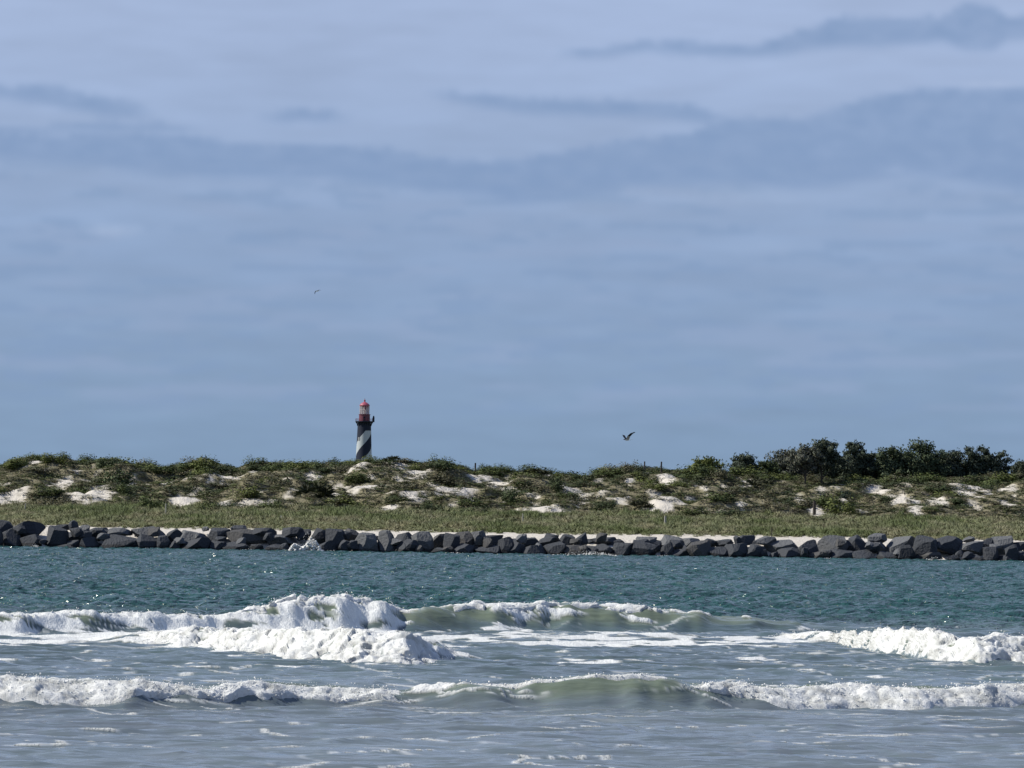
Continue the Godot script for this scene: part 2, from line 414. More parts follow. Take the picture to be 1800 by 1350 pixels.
const CLOUDS := [
	# azimuth and the elevations of the lower and the upper edge, in degrees along each long cloud
	[[0.6, 7.58, 7.72], [1.3, 7.6, 7.75], [1.98, 7.67, 7.86], [2.22, 7.71, 7.9], [2.46, 7.67, 7.92], [3.3, 7.62, 7.84], [4.0, 7.61, 7.82], [4.45, 7.67, 7.97], [4.95, 7.76, 8.14], [5.5, 7.8, 8.32], [6.3, 7.82, 8.27], [7.1, 7.86, 8.3], [7.5, 7.75, 8.55], [8.0, 7.74, 8.46], [8.2, 7.92, 8.3], [9.5, 7.98, 8.36], [12.0, 8.1, 8.3], [13.5, 8.2, 8.2]],
	[[-12.0, 6.7, 6.8], [-8.9, 6.69, 6.92], [-8.5, 6.69, 6.9], [-7.9, 6.63, 6.97], [-7.5, 6.57, 6.9], [-6.9, 6.46, 6.77], [-6.4, 6.44, 6.72], [-6.0, 6.43, 6.58]],
	[[-13.0, 6.1, 6.22], [-8.9, 6.12, 6.25], [-8.0, 6.16, 6.26], [-6.7, 6.2, 6.38], [-5.9, 6.22, 6.36], [-5.2, 6.24, 6.3]],
	[[-4.4, 6.42, 6.58], [-3.6, 6.45, 6.66], [-3.0, 6.46, 6.65], [-2.7, 6.44, 6.54]],
	[[-14.0, 5.7, 6.1], [-8.9, 5.73, 6.15], [-7.5, 5.67, 6.12], [-6.7, 5.6, 6.2], [-5.6, 5.5, 6.2], [-4.6, 5.48, 6.06], [-3.2, 5.52, 6.06], [-1.9, 5.43, 6.01], [-1.5, 5.36, 5.9], [-0.5, 5.25, 5.83], [0.0, 5.12, 5.86], [1.0, 5.25, 6.08], [1.9, 5.46, 6.25], [2.9, 5.48, 6.34], [3.4, 5.53, 6.57], [3.8, 5.5, 6.64], [4.8, 5.44, 6.62], [5.3, 5.5, 6.78], [5.9, 5.6, 6.98], [6.7, 5.7, 7.1], [8.6, 5.4, 7.15], [11.0, 5.5, 7.0], [14.0, 6.0, 6.6]],
	[[-1.6, 6.95, 7.02], [-0.5, 6.74, 6.97], [0.0, 6.67, 6.92], [1.4, 6.62, 6.9], [2.4, 6.61, 6.89], [3.3, 6.5, 6.74], [3.7, 6.54, 6.62]],
]
const WISPS := [[-6.75, 4.58, 0.45, 0.07, 0.11], [7.9, 7.16, 0.45, 0.04, 0.1], [6.3, 5.8, 0.3, 0.05, 0.1], [3.6, 5.28, 1.7, 0.14, 0.05], [1.5, 5.0, 1.2, 0.1, 0.03], [6.5, 4.95, 0.8, 0.12, 0.03], [4.3, 4.45, 0.8, 0.12, 0.035], [0.9, 3.05, 0.6, 0.1, 0.025], [9.0, 4.95, 0.9, 0.1, 0.03]]

func sky_colour(az: float, el: float) -> Color:
	var n: FastNoiseLite = noises.sky
	var e := maxf(el, 0.0)
	var low := Color(0.226, 0.332, 0.486)
	var mid := Color(0.27, 0.376, 0.57)
	var high := Color(0.375, 0.475, 0.69)
	var c := low.lerp(mid, smoothstep(0.3, 4.6, e)).lerp(high, smoothstep(3.6, 8.6, e))
	# veils of thin cloud over the whole vault, thinner overhead
	var turn := sin(deg_to_rad(az)) * 40.0
	var turn2 := cos(deg_to_rad(az)) * 40.0
	var veil := n.get_noise_3d(turn * 0.16, turn2 * 0.16, e * 0.75)
	var fine := n.get_noise_3d(turn * 0.5 + 50.0, turn2 * 0.5, e * 2.6)
	c = c.lerp(Color(0.12, 0.19, 0.4), smoothstep(10.0, 50.0, e) * 0.92)
	c *= 1.0 + 0.09 * veil * smoothstep(9.0, 14.0, e) + 0.055 * fine + 0.08 * veil * smoothstep(0.6, 2.5, e) + 0.05 * n.get_noise_3d(turn * 0.9 + 20.0, turn2 * 0.9, e * 5.0)
	if e < 16.0 and absf(az) < 30.0:
		var w1 := n.get_noise_3d(az * 1.6, e * 4.0, 7.0)
		var w2 := n.get_noise_3d(az * 4.5, e * 9.0, 17.0)
		var dark := 0.0
		for cloud in CLOUDS:
			var last: int = cloud.size() - 1
			if az < cloud[0][0] or az > cloud[last][0]:
				continue
			for k in last:
				if az <= cloud[k + 1][0]:
					var t: float = (az - cloud[k][0]) / (cloud[k + 1][0] - cloud[k][0])
					var bottom: float = lerpf(cloud[k][1], cloud[k + 1][1], t) + 0.07 * w1
					var top: float = lerpf(cloud[k][2], cloud[k + 1][2], t) + 0.03 * w1 + 0.05 * w2
					var ends := minf(1.0, minf(az - float(cloud[0][0]), float(cloud[last][0]) - az) / 0.5)
					var thick := clampf((top - bottom) * 4.0, 0.25, 1.0)
					dark = maxf(dark, smoothstep(bottom - 0.11, bottom + 0.1, e) * (1.0 - smoothstep(top - 0.05, top + 0.03, e)) * ends * (0.82 + 0.35 * w1) * lerpf(0.75, 1.0, thick))
					break
		var band := smoothstep(1.0, 2.2, e) * (1.0 - smoothstep(5.0, 6.2, e))
		var s1 := n.get_noise_3d(az * 0.26 + 0.05 * w1, e * 2.4, 41.0)
		var s2 := n.get_noise_3d(az * 0.4, e * 3.8 + 0.15 * w1, 57.0)
		c = c.lerp(Color(0.3, 0.395, 0.585), band * smoothstep(0.08, 0.4, s1) * 0.55)
		c = c.lerp(Color(0.232, 0.34, 0.535), band * smoothstep(0.1, 0.32, s2) * 0.6)
		var shade := Color(0.228, 0.334, 0.54)
		c = c.lerp(shade, clampf(dark, 0.0, 1.0) * 0.92)
		for wisp in WISPS:
			var dx: float = (az - wisp[0]) / wisp[2]
			var dy: float = (e - wisp[1] + 0.05 * w1) / wisp[3]
			var g := exp(-dx * dx - dy * dy) * (0.8 + 0.5 * w2)
			c += Color(1, 1, 1) * maxf(g, 0.0) * float(wisp[4]) * 0.7
	return Color(c.r, c.g, c.b)

func make_sky() -> Texture2D:
	noise_of("sky", 11, 4)
	var small := Image.create_empty(512, 256, false, Image.FORMAT_RGBF)
	for j in 256:
		for i in 512:
			var el := 90.0 - (j + 0.5) * 180.0 / 256.0
			var az := (i + 0.5) * 360.0 / 512.0
			small.set_pixel(i, j, sky_colour(az if az < 180.0 else az - 360.0, el) if el > -2.0 else Color(0.2, 0.26, 0.33))
	small.resize(4096, 2048, Image.INTERPOLATE_BILINEAR)
	var rows: Array = []
	rows.resize(210)
	var left := -330
	var wide := 660
	var task := WorkerThreadPool.add_group_task(func(j: int) -> void:
		var row := PackedColorArray()
		var el := 90.0 - (j + 825 + 0.5) * 180.0 / 2048.0
		for i in wide:
			row.append(sky_colour((i + left + 0.5) * 360.0 / 4096.0, el))
		rows[j] = row, 210)
	WorkerThreadPool.wait_for_group_task_completion(task)
	for j in 210:
		for i in wide:
			var edge := clampf(minf(minf(i, wide - 1 - i) / 60.0, j / 40.0), 0.0, 1.0)
			var at := Vector2i(posmod(i + left, 4096), j + 825)
			small.set_pixelv(at, small.get_pixelv(at).lerp(rows[j][i], edge))
	return ImageTexture.create_from_image(small)

# ------------------------------------------------------------------ sea

const NEAR := 3
func prepare_waves() -> void:
	for w in [WAVE_BACK, WAVE_LEFT, WAVE_RIGHT, WAVE_NEAR]:
		wave_z.append(table(w, 1, -45.0, 0.1, 901))
		wave_h.append(table(w, 2, -45.0, 0.1, 901))
	noise_of("chop", 21, 3)
	noise_of("ripple", 22, 3)
	noise_of("foam", 23, 4)
	noise_of("web", 24, 2)
	noise_of("wide", 25, 2)
	noise_of("lump", 26, 2)
	noise_of("grain", 27, 2)
	noise_of("thread", 29, 1)
	var cell := noise_of("cell", 28, 1, FastNoiseLite.TYPE_CELLULAR)
	cell.cellular_return_type = FastNoiseLite.RETURN_DISTANCE
	cell.cellular_distance_function = FastNoiseLite.DISTANCE_EUCLIDEAN
	(noises.foam as FastNoiseLite).fractal_gain = 0.62

const BACK_WIDTH := [2.4, 2.2, 2.2, 1.7]
const FRONT_WIDTH := [0.62, 0.55, 0.6, 0.5]

func wave_part(k: int, x: float, z: float) -> Vector2:
	# (height of this wave here, place along it: -1 on its back .. 0 at the crest .. 1 at the foot of its face)
	var h := look(wave_h[k], -45.0, 0.1, x)
	if h <= 0.01:
		return Vector2(0, -9)
	var n: FastNoiseLite = noises.wide
	var s := z - look(wave_z[k], -45.0, 0.1, x) + 0.16 * n.get_noise_2d(x * 0.9, k * 31.0)
	h *= 1.0 + 0.1 * n.get_noise_2d(x * 1.3, k * 17.0 + 5.0)
	var w: float = (BACK_WIDTH[k] if s < 0.0 else FRONT_WIDTH[k] * (0.6 + h))
	var t := s / w
	if absf(t) > 3.0:
		return Vector2(0, t)
	return Vector2(h * exp(-t * t) - 0.06 * h * exp(-(t - 2.0) * (t - 2.0)) * float(s > 0.0), t)

func chop(x: float, z: float) -> float:
	var d := -z
	var far := smoothstep(70.0, 105.0, d)
	var a: FastNoiseLite = noises.chop
	var b: FastNoiseLite = noises.ripple
	var h := 0.0
	if far > 0.0:
		var r := 1.0 - absf(a.get_noise_2d(x * 0.24 + z * 0.05, z * 0.42))
		var q := a.get_noise_2d(x * 0.6 + 40.0, z * 1.1)
		h += far * (0.32 * (r * r - 0.6) + 0.08 * q)
	if far < 1.0:
		var q := 1.0 - absf(b.get_noise_2d(x * 0.16 + z * 0.05, z * 0.5))
		var f := 1.0 - absf(b.get_noise_2d(x * 0.34 + z * 0.22 + 9.0, z * 1.35))
		h += (1.0 - far) * (lerpf(0.1, 0.13, smoothstep(45.0, 70.0, d)) * (q * q - 0.6) + lerpf(0.06, 0.07, smoothstep(45.0, 70.0, d)) * (f * f - 0.6))
	return h

# crossing ripples that run out on the sand: x and z of the bend, slope of the legs
const CROSSING := [[-1.25, -44.2, 0.55], [-2.1, -42.3, 0.5], [0.9, -43.2, -0.45], [3.4, -41.2, 0.2]]

func sea_h(x: float, z: float) -> float:
	var h := chop(x, z)
	if z > -100.0:
		for k in 4:
			h += wave_part(k, x, z).x
	if z > -49.0:
		# a crossing ripple that runs out on the sand
		for leg in CROSSING:
			var s: float = z - float(leg[1]) - float(leg[2]) * absf(x - float(leg[0]))
			h += 0.035 * exp(-s * s * 9.0) * exp(-pow((x - float(leg[0])) / 1.3, 2.0))
	return h

func patch(x: float, z: float, cx: float, cz: float, rx: float, rz: float) -> float:
	var a := (x - cx) / rx
	var b := (z - cz) / rz
	return 1.0 - smoothstep(0.55, 1.15, sqrt(a * a + b * b))

func foam_at(x: float, z: float, parts: Array) -> float:
	var d := -z
	var flat := z
	z -= 1.5 * (parts[0].x + parts[1].x + parts[2].x + parts[3].x)
	var foam: FastNoiseLite = noises.foam
	var web: FastNoiseLite = noises.web
	var v := 0.5 + 0.66 * foam.get_noise_2d(x * 0.3 + z * 0.08, z * 0.8)
	var ring := 1.0 - absf(web.get_noise_2d(x * 0.85 + 0.3 * v, z * 0.6))
	# long threads of foam drawn out along the swell, in two sets that cross at a slant
	var thread: FastNoiseLite = noises.thread
	var thin := 1.0 - absf(thread.get_noise_2d(x * 0.13 + 90.0, z * 0.42 + 0.07 * x + v * 0.1))
	var thin2 := 1.0 - absf(thread.get_noise_2d(x * 0.16 + 30.0, z * 0.5 - 0.09 * x + v * 0.1))
	var gate := 0.5 + 0.6 * thread.get_noise_2d(x * 0.2 + 11.0, z * 0.3)
	var gate2 := 0.5 + 0.6 * thread.get_noise_2d(x * 0.24 + 61.0, z * 0.34)
	var cell := (noises.cell as FastNoiseLite).get_noise_2d(x * 0.8 + v * 0.9, z * 1.0 + v * 0.7) + 1.0
	var amount := 0.0
	var lines := 0.0
	if d < 100.0:
		var p: Vector2 = parts[0]
		if p.x > 0.02:
			var left := 1.0 - smoothstep(-3.2, -1.6, x)
			amount = maxf(amount, left * 0.7 * smoothstep(-0.75, -0.1, p.y) * (1.0 - smoothstep(1.6, 2.6, p.y)))
			var right := smoothstep(-2.6, -1.6, x) * (1.0 - smoothstep(4.6, 7.0, x))
			amount = maxf(amount, right * 0.5 * exp(-pow((p.y + 0.05) * 3.2, 2.0)))
			amount = maxf(amount, right * 0.36 * smoothstep(0.0, 0.5, p.y) * (1.0 - smoothstep(1.8, 2.6, p.y)))
			lines = maxf(lines, 0.5 * smoothstep(-0.3, 0.0, p.y) * (1.0 - smoothstep(1.5, 2.5, p.y)))
		p = parts[2]
		if p.x > 0.05:
			amount = maxf(amount, 0.7 * smoothstep(-1.9, -1.0, p.y) * (1.0 - smoothstep(1.2, 1.9, p.y)) * smoothstep(5.6, 7.5, x))
		p = parts[1]
		if p.x > 0.05:
			amount = maxf(amount, 0.7 * smoothstep(-1.8, -0.8, p.y) * (1.0 - smoothstep(1.0, 1.6, p.y)))
		p = parts[3]
		if p.x > 0.02:
			amount = maxf(amount, 0.3 * exp(-pow((p.y - 0.05) * 2.5, 2.0)))
			lines = maxf(lines, 0.7 * smoothstep(-0.2, 0.3, p.y) * (1.0 - smoothstep(1.5, 2.6, p.y)))
			amount = maxf(amount, 0.16 * smoothstep(0.9, 1.6, p.y) * (1.0 - smoothstep(2.0, 3.0, p.y)))
		amount = maxf(amount, 0.61 * patch(x, flat, 2.0, -79.5, 5.6, 5.6))
		amount = maxf(amount, 0.45 * patch(x, flat, 5.4, -79.0, 3.2, 3.0))
		amount = maxf(amount, 0.5 * patch(x, flat, -10.5, -76.0, 5.0, 5.5))
		amount = maxf(amount, 0.86 * patch(x, flat, -4.4, -76.5, 4.0, 7.5))
		amount = maxf(amount, 0.22 * patch(x, flat, -5.0, -63.5, 3.5, 1.5))
		amount = maxf(amount, 0.26 * patch(x, flat, 5.0, -68.0, 6.0, 4.0))
		amount = maxf(amount, (0.06 if d > 56.0 else 0.0) * (1.0 - smoothstep(85.0, 95.0, d)))
		lines = maxf(lines, 0.7 * (1.0 - smoothstep(80.0, 92.0, d)))
	else:
		amount = 0.0
	var pattern := (v - 0.5) * 0.75 + (cell - 0.45) * 0.5 + (ring - 0.75) * 0.2
	var f := 0.0
	if amount > 0.02:
		f = smoothstep((0.5 - amount) * 0.72, (0.5 - amount) * 0.72 + 0.07, pattern)
	f = maxf(f, lines * smoothstep(0.958, 0.985, thin) * smoothstep(0.4, 0.8, gate))
	f = maxf(f, lines * smoothstep(0.962, 0.988, thin2) * smoothstep(0.42, 0.8, gate2))
	return clampf(f, 0.0, 1.0)

func sea_zone(into: ArrayMesh, skin: Material, z_far: float, z_near: float, left: float, right: float, dx: float, dz: float) -> void:
	var cols := int((right - left) / dx) + 1
	var rows := int((z_near - z_far) / dz) + 1
	var pos: Array = []
	var col: Array = []
	pos.resize(rows)
	col.resize(rows)
	var job := WorkerThreadPool.add_group_task(func(j: int) -> void:
		var p := PackedVector3Array()
		var q := PackedColorArray()
		p.resize(cols)
		q.resize(cols)
		var z := z_far + (z_near - z_far) * mini(j, rows - 2) / (rows - 2)
		var d := -z
		var body: Color = (SEA_TONES.shallow as Color).lerp(SEA_TONES.shelf, smoothstep(48.0, 66.0, d)).lerp(SEA_TONES.channel, smoothstep(80.0, 104.0, d))
		var tone: FastNoiseLite = noises.wide
		for i in cols:
			var x := left + (right - left) * i / (cols - 1)
			var h := chop(x, z)
			var parts := [Vector2(0, -9), Vector2(0, -9), Vector2(0, -9), Vector2(0, -9)]
			var c := body * (1.0 + 0.22 * tone.get_noise_2d(x * 0.12, z * 0.08))
			if z > -100.0:
				h = sea_h(x, z)
				var lift := 0.0
				for k in 4:
					parts[k] = wave_part(k, x, z)
					if parts[k].y > -0.35:
						lift = maxf(lift, parts[k].x)
				c = c.lerp(SEA_TONES.face, smoothstep(0.06, 0.34, lift) * 0.92)
			var lifted := maxf(maxf(parts[0].x, parts[1].x), maxf(parts[2].x, parts[3].x))
			var f := foam_at(x, z, parts)
			if d < 49.0:
				for leg in CROSSING:
					var s: float = z - float(leg[1]) - float(leg[2]) * absf(x - float(leg[0])) + 0.1 * tone.get_noise_2d(x * 1.2, z)
					f = maxf(f, 0.85 * exp(-s * s * 260.0) * exp(-pow((x - float(leg[0])) / 1.1, 2.0)) * smoothstep(-0.15, 0.25, tone.get_noise_2d(x * 1.7 + 9.0, z * 1.1)))
			if d > 95.0:
				# small whitecaps on the steepest chop of the channel
				f = maxf(f, 0.8 * smoothstep(0.15, 0.21, h) * smoothstep(0.25, 0.5, tone.get_noise_2d(x * 0.22 + 70.0, z * 0.11)))
			if f > 0.0:
				var g := 0.68 + 0.14 * (noises.grain as FastNoiseLite).get_noise_2d(x * 9.0, z * 9.0)
				c = c.lerp(Color(g * 0.95, g * 0.985, g), f)
				h += f * 0.012
				if d < 100.0 and lifted > 0.12:
					h += f * minf(lifted * 3.0, 1.0) * (0.045 * dome(x * 4.5, z * 4.5, 3.0) + 0.02 * dome(x * 12.0, z * 12.0, 9.0))
			p[i] = Vector3(x, h - (0.35 if j == rows - 1 else 0.0), z)
			q[i] = Color(c.r, c.g, c.b, f)
		pos[j] = p
		col[j] = q, rows)
	WorkerThreadPool.wait_for_group_task_completion(job)
	var nrm: Array = []
	nrm.resize(rows)
	var job2 := WorkerThreadPool.add_group_task(func(j: int) -> void:
		var out := PackedVector3Array()
		out.resize(cols)
		var mine: PackedVector3Array = pos[mini(j, rows - 2)]
		var up: PackedVector3Array = pos[maxi(mini(j, rows - 2) - 1, 0)]
		var down: PackedVector3Array = pos[mini(j + 1, rows - 2)]
		for i in cols:
			var a := mine[mini(i + 1, cols - 1)] - mine[maxi(i - 1, 0)]
			var b := down[i] - up[i]
			out[i] = b.cross(a).normalized()
		nrm[j] = out, rows)
	WorkerThreadPool.wait_for_group_task_completion(job2)
	var v := PackedVector3Array()
	var n := PackedVector3Array()
	var c := PackedColorArray()
	for j in rows:
		v.append_array(pos[j])
		n.append_array(nrm[j])
		c.append_array(col[j])
	var wet := PackedInt32Array()
	var white := PackedInt32Array()
	for j in rows - 1:
		for i in cols - 1:
			var a := j * cols + i
			if c[a].a + c[a + 1].a + c[a + cols].a > 1.0:
				white.append_array([a, a + 1, a + cols + 1, a, a + cols + 1, a + cols])
			else:
				wet.append_array([a, a + 1, a + cols + 1, a, a + cols + 1, a + cols])
	for k in c.size():
		c[k].a = 1.0
	for part in [[wet, skin], [white, mats.foam]]:
		if part[0].size() == 0:
			continue
		var s := Shape.new()
		s.v = v
		s.n = n
		s.c = c
		s.i = part[0]
		s.mesh(into)
		into.surface_set_material(into.get_surface_count() - 1, part[1])

func make_sea() -> void:
	var m := ArrayMesh.new()
	# finest in the middle, coarser to the sides
	for zone in [[-232.0, -130.0, 37.0, 0.14, 0.36, 0], [-130.0, -90.0, 22.0, 0.08, 0.22, 0], [-90.0, -64.0, 15.6, 0.042, 0.068, 1], [-64.0, -57.0, 11.8, 0.04, 0.1, 1], [-57.0, -48.5, 10.8, 0.032, 0.042, 1], [-48.5, -35.5, 9.4, 0.032, 0.075, 1]]:
		var skin: Material = mats.water if zone[5] else mats.rough_water
		sea_zone(m, skin, zone[0], zone[1], -zone[2], zone[2], zone[3], zone[4])
		var more := maxf(zone[3] * 4.0, 0.15)
		sea_zone(m, skin, zone[0], zone[1], zone[2], zone[2] + 8.0, more, maxf(zone[4] * 2.0, 0.12))
		sea_zone(m, skin, zone[0], zone[1], -zone[2] - 8.0, -zone[2], more, maxf(zone[4] * 2.0, 0.12))
	# the open water to either side and the wash on the near sand
	var s := Shape.new()
	var c: Color = SEA_TONES.channel
	for side in [-1.0, 1.0]:
		var edge := [[-232.0, 45.0], [-130.0, 45.0], [-130.0, 30.0], [-90.0, 30.0], [-90.0, 23.6], [-64.0, 23.6], [-64.0, 19.8], [-57.0, 19.8], [-57.0, 18.8], [-48.5, 18.8], [-48.5, 17.4], [-35.5, 17.4]]
		for k in range(0, edge.size(), 2):
			var a := Vector3(side * edge[k][1], 0, edge[k][0])
			var b := Vector3(side * 2500.0, 0, edge[k][0])
			var e := Vector3(side * 2500.0, 0, edge[k + 1][0])
			var f := Vector3(side * edge[k][1], 0, edge[k + 1][0])
			if side > 0.0:
				s.quad(a, b, e, f, Vector3.UP, c)
			else:
				s.quad(b, a, f, e, Vector3.UP, c)
	s.quad(Vector3(-2500, 0, -35.5), Vector3(2500, 0, -35.5), Vector3(2500, 0, -10), Vector3(-2500, 0, -10), Vector3.UP, SEA_TONES.shallow)
	s.mesh(m)
	m.surface_set_material(m.get_surface_count() - 1, mats.water)
	tag(obj("sea", m, null), "teal inlet water with chop, swell and lines of surf", "", "", "structure")

func roller(called: String, label: String, k: int, x0: float, x1: float, s0: float, s1: float, thick: float, s: int, near_reach := 1.0, far_reach := 1.0, holes := 0.0, turn_a := 0.25, turn_b := 0.6) -> void:
	# the tumbling white water on a breaking wave: a lumpy sheet that lies over the crest and down the face
	var dx := 0.024
	var dz := 0.026
	var cols := int((x1 - x0) / dx) + 1
	var rows := int((s1 - s0) / dz) + 1
	var pos: Array = []
	var col: Array = []
	pos.resize(rows)
	col.resize(rows)
	var lump: FastNoiseLite = noises.lump
	var grain: FastNoiseLite = noises.grain
	var wide: FastNoiseLite = noises.wide
	var job := WorkerThreadPool.add_group_task(func(j: int) -> void:
		var p := PackedVector3Array()
		var q := PackedColorArray()
		var t := float(j) / (rows - 1)
		for i in cols:
			var x := x0 + (x1 - x0) * i / (cols - 1)
			var zc := look(wave_z[k], -45.0, 0.1, x)
			var hh := maxf(look(wave_h[k], -45.0, 0.1, x), 0.0)
			var ends := smoothstep(0.0, 0.9, x - x0) * smoothstep(0.0, 0.9, x1 - x)
			var reach := lerpf(0.7, 1.12, 0.5 + 0.5 * wide.get_noise_2d(x * 0.8, s)) * lerpf(near_reach, far_reach, smoothstep(turn_a, turn_b, (x - x0) / (x1 - x0)))
			var z := zc + s0 + (s1 - s0) * t * lerpf(1.0, reach, t)
			var env := smoothstep(0.0, 0.3, t) * (1.0 - smoothstep(0.72, 1.0, t)) * ends
			var w := sea_h(x, z)
			var a := dome(x * 1.7, z * 1.7, w * 1.7 + s)
			var b := dome(x * 4.6 + 20.0, z * 4.6, w * 4.6 + s)
			var e := dome(x * 11.0 + 50.0, z * 11.0, w * 11.0 + s)
			var f := dome(x * 26.0 + 90.0, z * 24.0, w * 26.0 + s)
			env *= 1.0 - holes * smoothstep(0.04, 0.2, wide.get_noise_2d(x * 1.3 + 40.0, z * 0.9 - w * 1.7 + s))
			var big := env * (0.35 + 0.65 * minf(hh / 0.4, 1.3)) * thick
			var push := big * (0.1 + 0.66 * a + 0.42 * b + 0.15 * e) + env * 0.012 * f
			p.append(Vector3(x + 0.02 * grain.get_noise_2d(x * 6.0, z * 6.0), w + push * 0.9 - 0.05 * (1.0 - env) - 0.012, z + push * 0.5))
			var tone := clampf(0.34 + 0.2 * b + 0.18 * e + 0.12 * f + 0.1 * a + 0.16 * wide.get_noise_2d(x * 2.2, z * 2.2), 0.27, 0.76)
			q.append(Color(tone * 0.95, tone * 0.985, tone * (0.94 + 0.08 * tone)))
		pos[j] = p
		col[j] = q, rows)
	WorkerThreadPool.wait_for_group_task_completion(job)
	var sh := Shape.new()
	for j in rows:
		sh.v.append_array(pos[j])
		sh.c.append_array(col[j])
	sh.n.resize(sh.v.size())
	for j in rows:
		for i in cols:
			var a := sh.v[j * cols + mini(i + 1, cols - 1)] - sh.v[j * cols + maxi(i - 1, 0)]
			var b := sh.v[mini(j + 1, rows - 1) * cols + i] - sh.v[maxi(j - 1, 0) * cols + i]
			sh.n[j * cols + i] = b.cross(a).normalized()
	for j in rows - 1:
		for i in cols - 1:
			var a := j * cols + i
			sh.i.append_array([a, a + 1, a + cols + 1, a, a + cols + 1, a + cols])
	var o := thing(called, Vector3.ZERO, label, "breaking wave", "breaking waves in the surf")
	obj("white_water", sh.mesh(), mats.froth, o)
	# flung drops and clots of froth above the roller
	var r := rng_of(s + 500)
	var drop := Shape.new()
	ball(drop, Vector3.ZERO, 1.0, 0.3, s, Color(0.86, 0.88, 0.88))
	var mm := MultiMesh.new()
	mm.transform_format = MultiMesh.TRANSFORM_3D
	mm.mesh = drop.mesh()
	var spots: Array = []
	for n in int((x1 - x0) * 420.0 * thick / 0.16):
		var i := r.randi_range(4, cols - 5)
		var j := int(lerpf(0.1, 0.9, pow(r.randf(), 1.5)) * (rows - 1))
		var p := sh.v[j * cols + i]
		if smoothstep(0.0, 0.8, p.x - x0) * smoothstep(0.0, 0.8, x1 - p.x) < r.randf():
			continue
		var size := 0.004 + 0.011 * pow(r.randf(), 4.0)
		var fling := 0.13 * pow(r.randf(), 2.6) * (thick / 0.16)
		spots.append(Transform3D(Basis.from_euler(Vector3(r.randf(), r.randf(), r.randf()) * TAU).scaled(Vector3(size, size, size)), p + Vector3(0, fling, fling * 0.5)))
	mm.instance_count = spots.size()
	for n in spots.size():
		mm.set_instance_transform(n, spots[n])
	var spray := MultiMeshInstance3D.new()
	spray.name = "spray"
	spray.multimesh = mm
	spray.material_override = mats.froth
	spray.set_meta("kind", "stuff")
	o.add_child(spray)

func dome(x: float, y: float, z: float) -> float:
	# rounded heads set side by side, as in a cauliflower
	var d: float = (noises.cell as FastNoiseLite).get_noise_3d(x, y, z) + 1.0
	return maxf(0.0, 1.0 - 1.7 * d * d)

func ball(sh: Shape, at: Vector3, size: float, rough: float, s: int, c: Color, squash := 1.0) -> void:
	# an uneven little ball of 8 x 5 quads
	var n: FastNoiseLite = noises.lump
	var first := sh.v.size()
	for j in 6:
		for i in 9:
			var u := TAU * i / 8.0
			var w := PI * j / 5.0
			var d := Vector3(sin(w) * cos(u), cos(w), sin(w) * sin(u))
			var r := size * (1.0 + rough * n.get_noise_3d(d.x * 1.6 + s, d.y * 1.6, d.z * 1.6))
			sh.v.append(at + Vector3(d.x * r, d.y * r * squash, d.z * r))
			sh.n.append(d)
			sh.c.append(c)
	for j in 5:
		for i in 8:
			var a := first + j * 9 + i
			sh.i.append_array([a, a + 10, a + 1, a, a + 9, a + 10])

func splash(label: String, at: Vector3, wide: float, tall: float, s: int) -> void:
	# water thrown up by a swell that has struck the stones
	var r := rng_of(s)
	var sh := Shape.new()
	for n in int(70.0 + wide * tall * 190.0):
		var u := r.randf_range(-1.0, 1.0)
		var top := tall * (1.0 - u * u) * (0.65 + 0.35 * sin(u * 5.0 + s))
		var y := top * pow(r.randf(), 0.8)
		var size := r.randf_range(0.025, 0.085) * (1.35 - 0.8 * y / maxf(tall, 0.1)) * clampf(tall * 2.0, 0.4, 1.0)
		var g := r.randf_range(0.66, 0.88)
		ball(sh, at + Vector3(u * wide * 0.5, y - 0.02, r.randf_range(-0.3, 0.3)), size, 0.5, n, Color(g * 0.98, g, g), r.randf_range(0.5, 1.0))
	for n in int(wide * 60.0):
		var u := r.randf_range(-1.1, 1.1)
		var size := r.randf_range(0.008, 0.02)
		ball(sh, at + Vector3(u * wide * 0.5, tall * 1.15 * r.randf() * (1.1 - absf(u)), r.randf_range(-0.3, 0.4)), size, 0.3, n, Color(0.85, 0.87, 0.87))
	tag(obj("splash", sh.mesh(), mats.froth), label, "splash", "foam breaking on the jetty")

# ------------------------------------------------------------------ land

func land_y(x: float, z: float) -> float:
	var d := -z
	var n: FastNoiseLite = noises.dune
	if d < 233.0:
		return -1.6 + 2.85 * smoothstep(226.0, 232.5, d)
	if d < 250.0:
		return 1.25 + (d - 233.0) / 17.0 * 1.3 + 0.1 * n.get_noise_2d(x * 0.15, z * 0.2) * smoothstep(233.0, 238.0, d)
	var c := look(crest_y, -60.0, 0.5, x * 285.0 / maxf(d, 250.0))
	var t := minf((d - 250.0) / 35.0, 1.0)
	var y := 2.55 + (c - 2.55) * pow(t, 0.9)
	var hum := smoothstep(250.0, 256.0, d) * (1.0 - 0.7 * smoothstep(276.0, 286.0, d))
	y += hum * (0.95 * n.get_noise_2d(x * 0.09, z * 0.12) + 0.5 * n.get_noise_2d(x * 0.24 + 30.0, z * 0.3))
	return lerpf(y, 3.0, smoothstep(297.0, 330.0, d))

